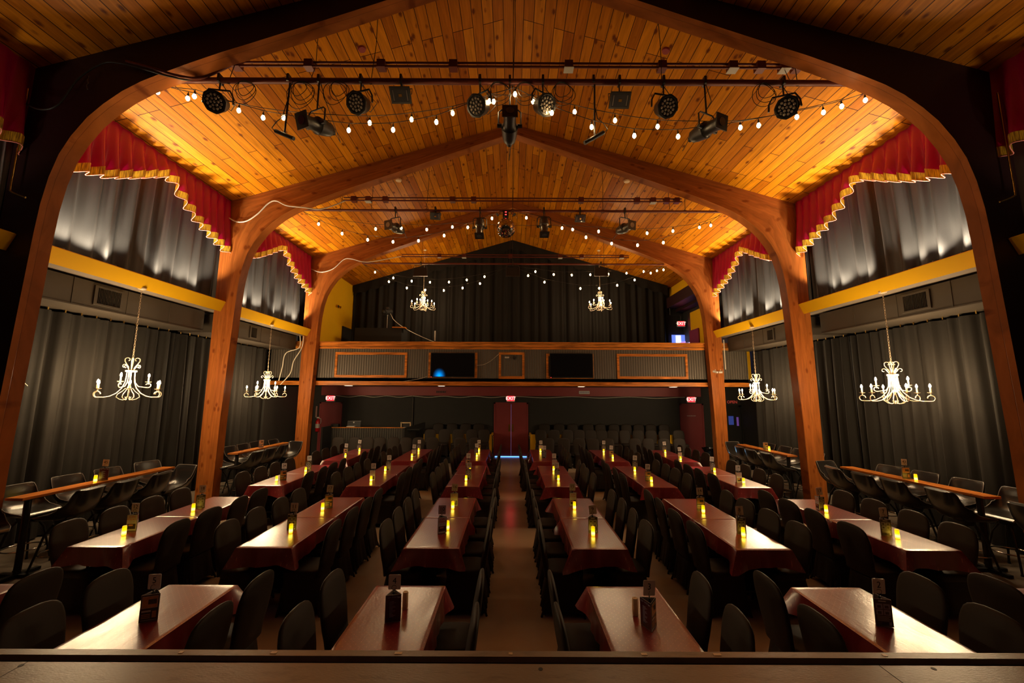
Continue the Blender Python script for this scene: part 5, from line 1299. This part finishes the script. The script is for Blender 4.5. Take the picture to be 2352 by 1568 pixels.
# string lights ------------------------------------------------
S1 = [[(-5.44, 7.03), (-4.87, 6.96), (-3.79, 6.61), (-2.48, 6.41), (-1.81, 6.42), (-1.16, 6.55), (-0.36, 6.9), (0.03, 7.02), (0.59, 6.71), (1.19, 6.48), (1.83, 6.34), (2.49, 6.33), (3.72, 6.52), (4.31, 6.66), (5.01, 6.84)], [(-5.04, 6.99), (-4.23, 6.79), (-3.53, 6.67), (-2.2, 6.59), (-1.56, 6.65), (-0.93, 6.76), (-0.3, 6.96), (0.31, 6.96), (0.95, 6.79), (1.57, 6.65), (2.22, 6.55), (2.86, 6.53), (3.49, 6.54), (4.79, 6.8), (5.46, 7.01)]]
S2 = [[(-4.9, 6.71), (-4.29, 6.46), (-3.64, 6.3), (-3.0, 6.25), (-2.36, 6.28), (-1.72, 6.42), (-1.13, 6.64), (-0.52, 6.88), (0.35, 6.9), (0.77, 6.83), (1.25, 6.63), (1.85, 6.39), (2.49, 6.23), (3.14, 6.19), (3.79, 6.26), (5.01, 6.72)], [(-3.48, 6.62), (-2.83, 6.65), (-2.18, 6.61), (-1.53, 6.68), (1.53, 6.63), (2.19, 6.58), (3.42, 6.54), (4.08, 6.6), (4.76, 6.7)]]
S3 = [[(-4.78, 6.66), (-4.28, 6.32), (-3.65, 6.1), (-3.01, 6.03), (-2.37, 6.02), (-1.72, 6.11), (-1.12, 6.27)], [(-4.16, 6.48), (-3.51, 6.37), (-2.87, 6.33), (-2.21, 6.34), (-1.59, 6.42), (-0.97, 6.54)], [(0.55, 6.56), (1.12, 6.33), (2.36, 6.11), (3.01, 6.12), (3.64, 6.23), (4.25, 6.42), (4.82, 6.67), (5.27, 6.79)], [(0.81, 6.73), (1.45, 6.63), (2.08, 6.61), (2.73, 6.63), (3.36, 6.65), (4.0, 6.69), (4.6, 6.75), (5.07, 6.78)]]
mb_ = MB(); mb_.lathe([(0.001, -0.062), (0.014, -0.056), (0.026, -0.036), (0.028, -0.018), (0.020, 0.004), (0.013, 0.016), (0.001, 0.018)], n=12); BULBM = mb_.mesh('bulb', E_BULB, smooth=80)
mb_ = MB(); mb_.cyl((0, 0, 0.012), (0, 0, 0.058), 0.016, 0.013, n=8); mb_.cyl((0, 0, 0.058), (0, 0, 0.085), 0.006, n=6); SOCKM = mb_.mesh('socket', M_CABLE, smooth=50)
def string_light(y, pts, ends, label, dy):
    t = thing('string_light', (0, y + dy, 0), label, 'string lights')
    P = [(x, z + 0.095) for x, z in pts]
    P = [ends[0]] + P + [ends[1]]
    path = []
    for (xa, za), (xb, zb_) in zip(P, P[1:]):
        n = 6; d = abs(xb - xa)
        for i in range(n): f = i / n; path.append((xa + (xb - xa) * f, 0, za + (zb_ - za) * f - 0.012 * d * math.sin(PI * f)))
    path.append((P[-1][0], 0, P[-1][1]))
    m = MB(); m.tube(path, 0.0055, 5); m.build('cord', M_CABLE, t, smooth=80)
    for x, z in pts:
        b = bpy.data.objects.new('socket', SOCKM); COL.objects.link(b); b.parent = t; b.location = (x, 0, z)
        o = bpy.data.objects.new('bulb', BULBM); COL.objects.link(o); o.parent = t; o.location = (x, 0, z)
string_light(5.58, S1[0], ((-5.45, 7.18), (5.42, 7.20)), 'lower swagged string of warm bulbs under the nearest pipe', -0.04)
string_light(5.58, S1[1], ((-5.42, 7.18), (5.46, 7.19)), 'upper swagged string of warm bulbs under the nearest pipe', 0.04)
string_light(9.62, S2[0], ((-5.35, 7.05), (5.35, 7.05)), 'lower swagged string of warm bulbs under the middle pipe', -0.04)
string_light(9.62, S2[1], ((-5.3, 7.0), (5.3, 7.0)), 'upper swagged string of warm bulbs under the middle pipe', 0.04)
string_light(13.46, S3[0], ((-5.2, 6.92), (-0.2, 6.85)), 'lower left string of warm bulbs under the farthest pipe', -0.04)
string_light(13.46, S3[1], ((-5.2, 6.92), (-0.2, 6.85)), 'upper left string of warm bulbs under the farthest pipe', 0.04)
string_light(13.46, S3[2], ((0.05, 6.85), (5.4, 6.90)), 'lower right string of warm bulbs under the farthest pipe', -0.04)
string_light(13.46, S3[3], ((0.1, 6.9), (5.35, 6.92)), 'upper right string of warm bulbs under the farthest pipe', 0.04)

# cables over the arches and coils on the pipe
def cable(name, pts, r, mtl, label, cat='cable'):
    # smooth the polyline
    P = [Vector(p) for p in pts]; out = []
    for i in range(len(P) - 1):
        p0 = P[max(i - 1, 0)]; p1 = P[i]; p2 = P[i + 1]; p3 = P[min(i + 2, len(P) - 1)]
        for k in range(8):
            f = k / 8; out.append(0.5 * ((2 * p1) + (p2 - p0) * f + (2 * p0 - 5 * p1 + 4 * p2 - p3) * f * f + (3 * p1 - p0 - 3 * p2 + p3) * f ** 3))
    out.append(P[-1]); m = MB(); m.tube(out, r, 6)
    return tag(m.build(name, mtl, smooth=80), label, cat)
cable('power_cable', [(-7.0, 5.16, 6.55), (-6.7, 5.16, 6.42), (-6.45, 5.16, 6.50), (-6.25, 5.17, 6.9), (-5.95, 5.18, 7.16), (-5.7, 5.19, 7.18), (-5.3, 5.20, 7.08), (-5.0, 5.25, 7.02), (-4.85, 5.45, 7.15), (-4.55, 5.66, 7.55), (-4.3, 5.68, 7.60)], 0.014, M_CABLE, 'dark cable looping across the maroon face of the nearest arch at left')
cable('power_cable', [(-5.6, 5.18, 7.20), (-5.2, 5.20, 7.10), (-4.95, 5.3, 7.08), (-4.75, 5.5, 7.22), (-4.45, 5.66, 7.58)], 0.02, M_PIPE, 'thick rust cable bundle bending from the nearest arch up to the conduit')
cable('white_cable', [(-6.98, 9.26, 6.72), (-6.75, 9.26, 6.60), (-6.5, 9.26, 6.62), (-6.25, 9.26, 6.80), (-6.0, 9.26, 7.08), (-5.82, 9.26, 7.14), (-5.55, 9.26, 7.02), (-5.15, 9.27, 6.98), (-4.85, 9.45, 7.02), (-4.55, 9.6, 7.20), (-4.3, 9.66, 7.36)], 0.016, M_WCABLE, 'white cable swagged across the left shoulder of the middle arch')
cable('white_cable', [(-6.95, 13.31, 6.70), (-6.6, 13.31, 6.60), (-6.2, 13.31, 6.72), (-5.85, 13.31, 7.05), (-5.6, 13.31, 7.08), (-5.2, 13.32, 6.98), (-4.85, 13.4, 7.02), (-3.9, 13.5, 7.25)], 0.015, M_WCABLE, 'white cable swagged across the left shoulder of the farthest arch')
cable('white_cable', [(-7.05, 13.1, 4.35), (-7.05, 13.1, 3.95), (-7.42, 13.0, 3.75), (-7.5, 13.0, 3.3), (-7.58, 13.0, 2.85)], 0.014, M_WCABLE, 'white cable hanging beside the left rear column, left strand')
cable('white_cable', [(-6.98, 13.2, 4.35), (-7.02, 13.2, 3.95), (-7.2, 13.1, 3.5), (-7.28, 13.1, 3.1), (-7.52, 13.0, 2.72)], 0.014, M_WCABLE, 'white cable hanging beside the left rear column, right strand')
cable('pale_cord', [(-2.88, BY - .02, 3.05), (-3.1, BY - .02, 2.97), (-3.6, BY - .02, 2.88), (-3.9, BY - .02, 2.84)], 0.006, M_WCABLE, 'thin pale cord drooping left from the left television')
cable('pale_cord', [(-0.45, BY - .03, 3.82), (-0.7, BY - .03, 3.6), (-0.95, BY - .03, 3.46), (-1.22, BY - .03, 3.42)], 0.006, M_WCABLE, 'thin pale cord drooping from the centre frame to the left television')
cable('drape_cord', [(-8.03, 6.38, 3.34), (-7.9, 6.36, 3.3), (-7.83, 6.25, 3.0), (-7.83, 6.3, 2.75), (-7.86, 6.5, 2.55)], 0.006, M_WCABLE, 'thin pale cord hanging on the left side drape near the nearest arch')
for k, (x, lab) in enumerate(((-4.12, 'left end'), (-3.25, 'left'), (-2.70, 'left of centre'), (-0.20, 'centre left'), (0.22, 'centre right'), (0.75, 'right of centre'), (3.85, 'right'))):
    m = MB(); rnd = random.Random(k)
    for j in range(3 if k != 1 else 4):
        r = 0.12 + 0.03 * j; cx = rnd.uniform(-.04, .04)
        m.tube([(cx + r * math.cos(q), 0.02 * math.sin(2 * q) + j * .012, -r * 1.05 + r * 1.05 * math.sin(q)) for q in [i * PI / 10 for i in range(20)]], 0.0055, 4, closed=True)
    o = m.build('cable_coil', M_CABLE, smooth=80, loc=(x, PY - 0.05, PZ - 0.04)); tag(o, 'loose black cable coil hanging on the nearest pipe, %s' % lab, 'cable', 'cable coils on the nearest pipe')
for x, z, y, lab, sc in ((-2.66, 0, 7.9, 'left slope', 1), (2.68, 0, 7.9, 'right slope', 1)):
    m = MB(); m.cyl((0, 0, 0), (0, 0, -0.03), 0.07, 0.06, n=20)
    o = m.build('smoke_detector', M_MAROON, loc=(x, 6.25, roofz(x))); o.rotation_euler = (0, (-1 if x < 0 else 1) * math.atan(SL) , 0); tag(o, 'round red detector disc on the plank ceiling, %s' % lab, 'detector')
for x, lab in ((-3.15, 'left'), (3.15, 'right')):
    m = MB(); m.cyl((0, 0, 0), (0, 0, -0.035), 0.09, 0.075, n=20)
    o = m.build('ceiling_disc', M_CREAM, loc=(x, 10.3, roofz(x))); tag(o, 'pale round ceiling fitting above the middle pipe, %s' % lab, 'detector')
# wall pipes on the painted arch face
for sx, sn in ((-1, 'left'), (1, 'right')):
    cable('riser_pipe', [(sx * 6.93, 5.17, 6.75), (sx * 6.93, 5.17, 6.3), (sx * 6.93, 5.17, 5.6), (sx * 6.93, 5.17, 5.25), (sx * 6.90, 5.17, 5.18), (sx * 6.70, 5.17, 5.10)], 0.013, M_BRASS, 'thin metal riser pipe on the maroon face of the nearest arch, %s side' % sn, 'pipe')
m = MB(); m.tube([(-6.13 + 0.012 * math.sin(i * 2.1), 5.2, 6.98 - i * 0.03) for i in range(8)], 0.008, 5); tag(m.build('spring_wire', M_WELT), 'short curled wire hanging on the maroon arch face at left', 'wire')
# cameras on right rear column, conduit, bright led, wall bits
for x, lab in ((6.80, 'left'), (6.98, 'right')):
    t = thing('security_camera', (x, 13.30, 3.22), 'small pale security camera on the right rear column, %s one' % lab, 'camera')
    m = MB(); m.box((0, 0, 0), (0.10, 0.14, 0.06), rz=0.5 if lab == 'left' else -0.6, rx=0.3); m.cyl((0, .03, 0), (0.02, .05, 0.08), .012); m.build('camera_body', M_WHITEP, t, smooth=0)
m = MB(); m.cyl((7.14, 13.3, 3.3), (7.14, 13.3, 4.3), 0.014); tag(m.build('column_conduit', M_WCABLE), 'thin pale conduit running up the right rear column', 'pipe')
t = thing('blue_led_lamp', (5.90, 12.95, 0.50), 'bright bluish white LED lamp low beside the chairs at right rear', 'lamp')
m = MB(); m.sphere((0, 0, 0), 0.028); m.build('led_globe', E_LED, t); m = MB(); m.cyl((0, 0, -0.5), (0, 0, -0.02), 0.012); m.cyl((0, 0, -.5), (0, 0, -.48), .08, n=14); m.build('lamp_post', M_BLACK, t)
light('led_light', 'POINT', (0, 0, 0.0), 1.5, (0.5, 0.75, 1.0), t, size=0.03)
t = thing('waste_bin', (7.0, 14.4, 0), 'dark waste bin with a crumpled bag beside the right rear column', 'bin')
m = MB(); m.lathe([(0.0, 0), (0.16, 0), (0.19, 0.52), (0.18, 0.52), (0.0, 0.50)], n=20); m.build('bin_body', M_BLACK, t)
m = MB(); rnd = random.Random(5)
rr = []
for i in range(5):
    rr.append([((0.19 + 0.015 * i) * (1 + 0.12 * math.sin(k * 5 + i) + 0.1 * rnd.random()) * math.cos(2 * PI * k / 24), (0.19 + 0.01 * i) * (1 + 0.12 * math.sin(k * 7 + i)) * math.sin(2 * PI * k / 24), 0.46 + 0.035 * i + 0.03 * rnd.random()) for k in range(24)])
m.rings(rr, cap0=False, cap1=False); m.build('bin_bag', M_VINYL, t, smooth=20)
# dark counter wall left rear, beyond the second drape
tag(MB().bx(-9.0, -7.95, 12.95, 16.1, 0, 2.7).build('dark_partition', M_WALL, smooth=0), 'plain black partition wall at the left rear beside the column', 'partition')
for x in (-2.62, 2.0):
    struct(MB().bx(x - 0.002, x + 0.002, YB + .1, STY - 0.1, 1.0, 1.0008).build('trim_stage_seam', M_GRILLE, smooth=0))
# taped marks and holes on the stage
for k, (x, y) in enumerate(((-2.62, 2.39), (0.16, 2.33), (2.27, 2.345))):
    m = MB(); m.cyl((x, y if k else 2.34, 1.0), (x, y if k else 2.34, 1.0012), 0.012, n=14); tag(m.build('floor_hole', M_GRILLE), 'small dark round hole in the stage floor, %s' % ['at left', 'near centre', 'at right'][k], 'hole')
for k, x in enumerate((-1.85, -1.33, -0.63, 0.0, 0.75, 1.16, 2.1)):
    m = MB(); m.box((x, STY - 0.025, 1.0072), (0.022 + 0.01 * (k % 3), 0.02, 0.0015)); tag(m.build('tape_mark', M_CREAM, smooth=0), 'tiny pale tape scrap on the front edge of the stage, %s from left' % ORD[k], 'tape', 'tape scraps on the stage edge')

# scene has all it needs: stage rig lamps behind the camera that dimly tint the stage front
t = thing('stage_wash_lamp', (-1.2, 0.6, 6.9), 'stage wash lamp hanging above the stage out of view', 'stage light')
m = MB(); m.cyl((0, 0, 0.0), (0, 0, 0.25), 0.12, 0.09, n=16, caps=False); m.cyl((0, 0, .25), (0, 0, .27), .09, n=16); m.build('lamp_can', M_FIX, t)
l = light('stage_wash_beam', 'SPOT', (0, 0, -0.02), P_RIG, (0.72, 0.68, 1.0), t, size=0.06, spot_size=math.radians(140), spot_blend=1.0)
l.rotation_euler = (math.radians(35), 0, 0)
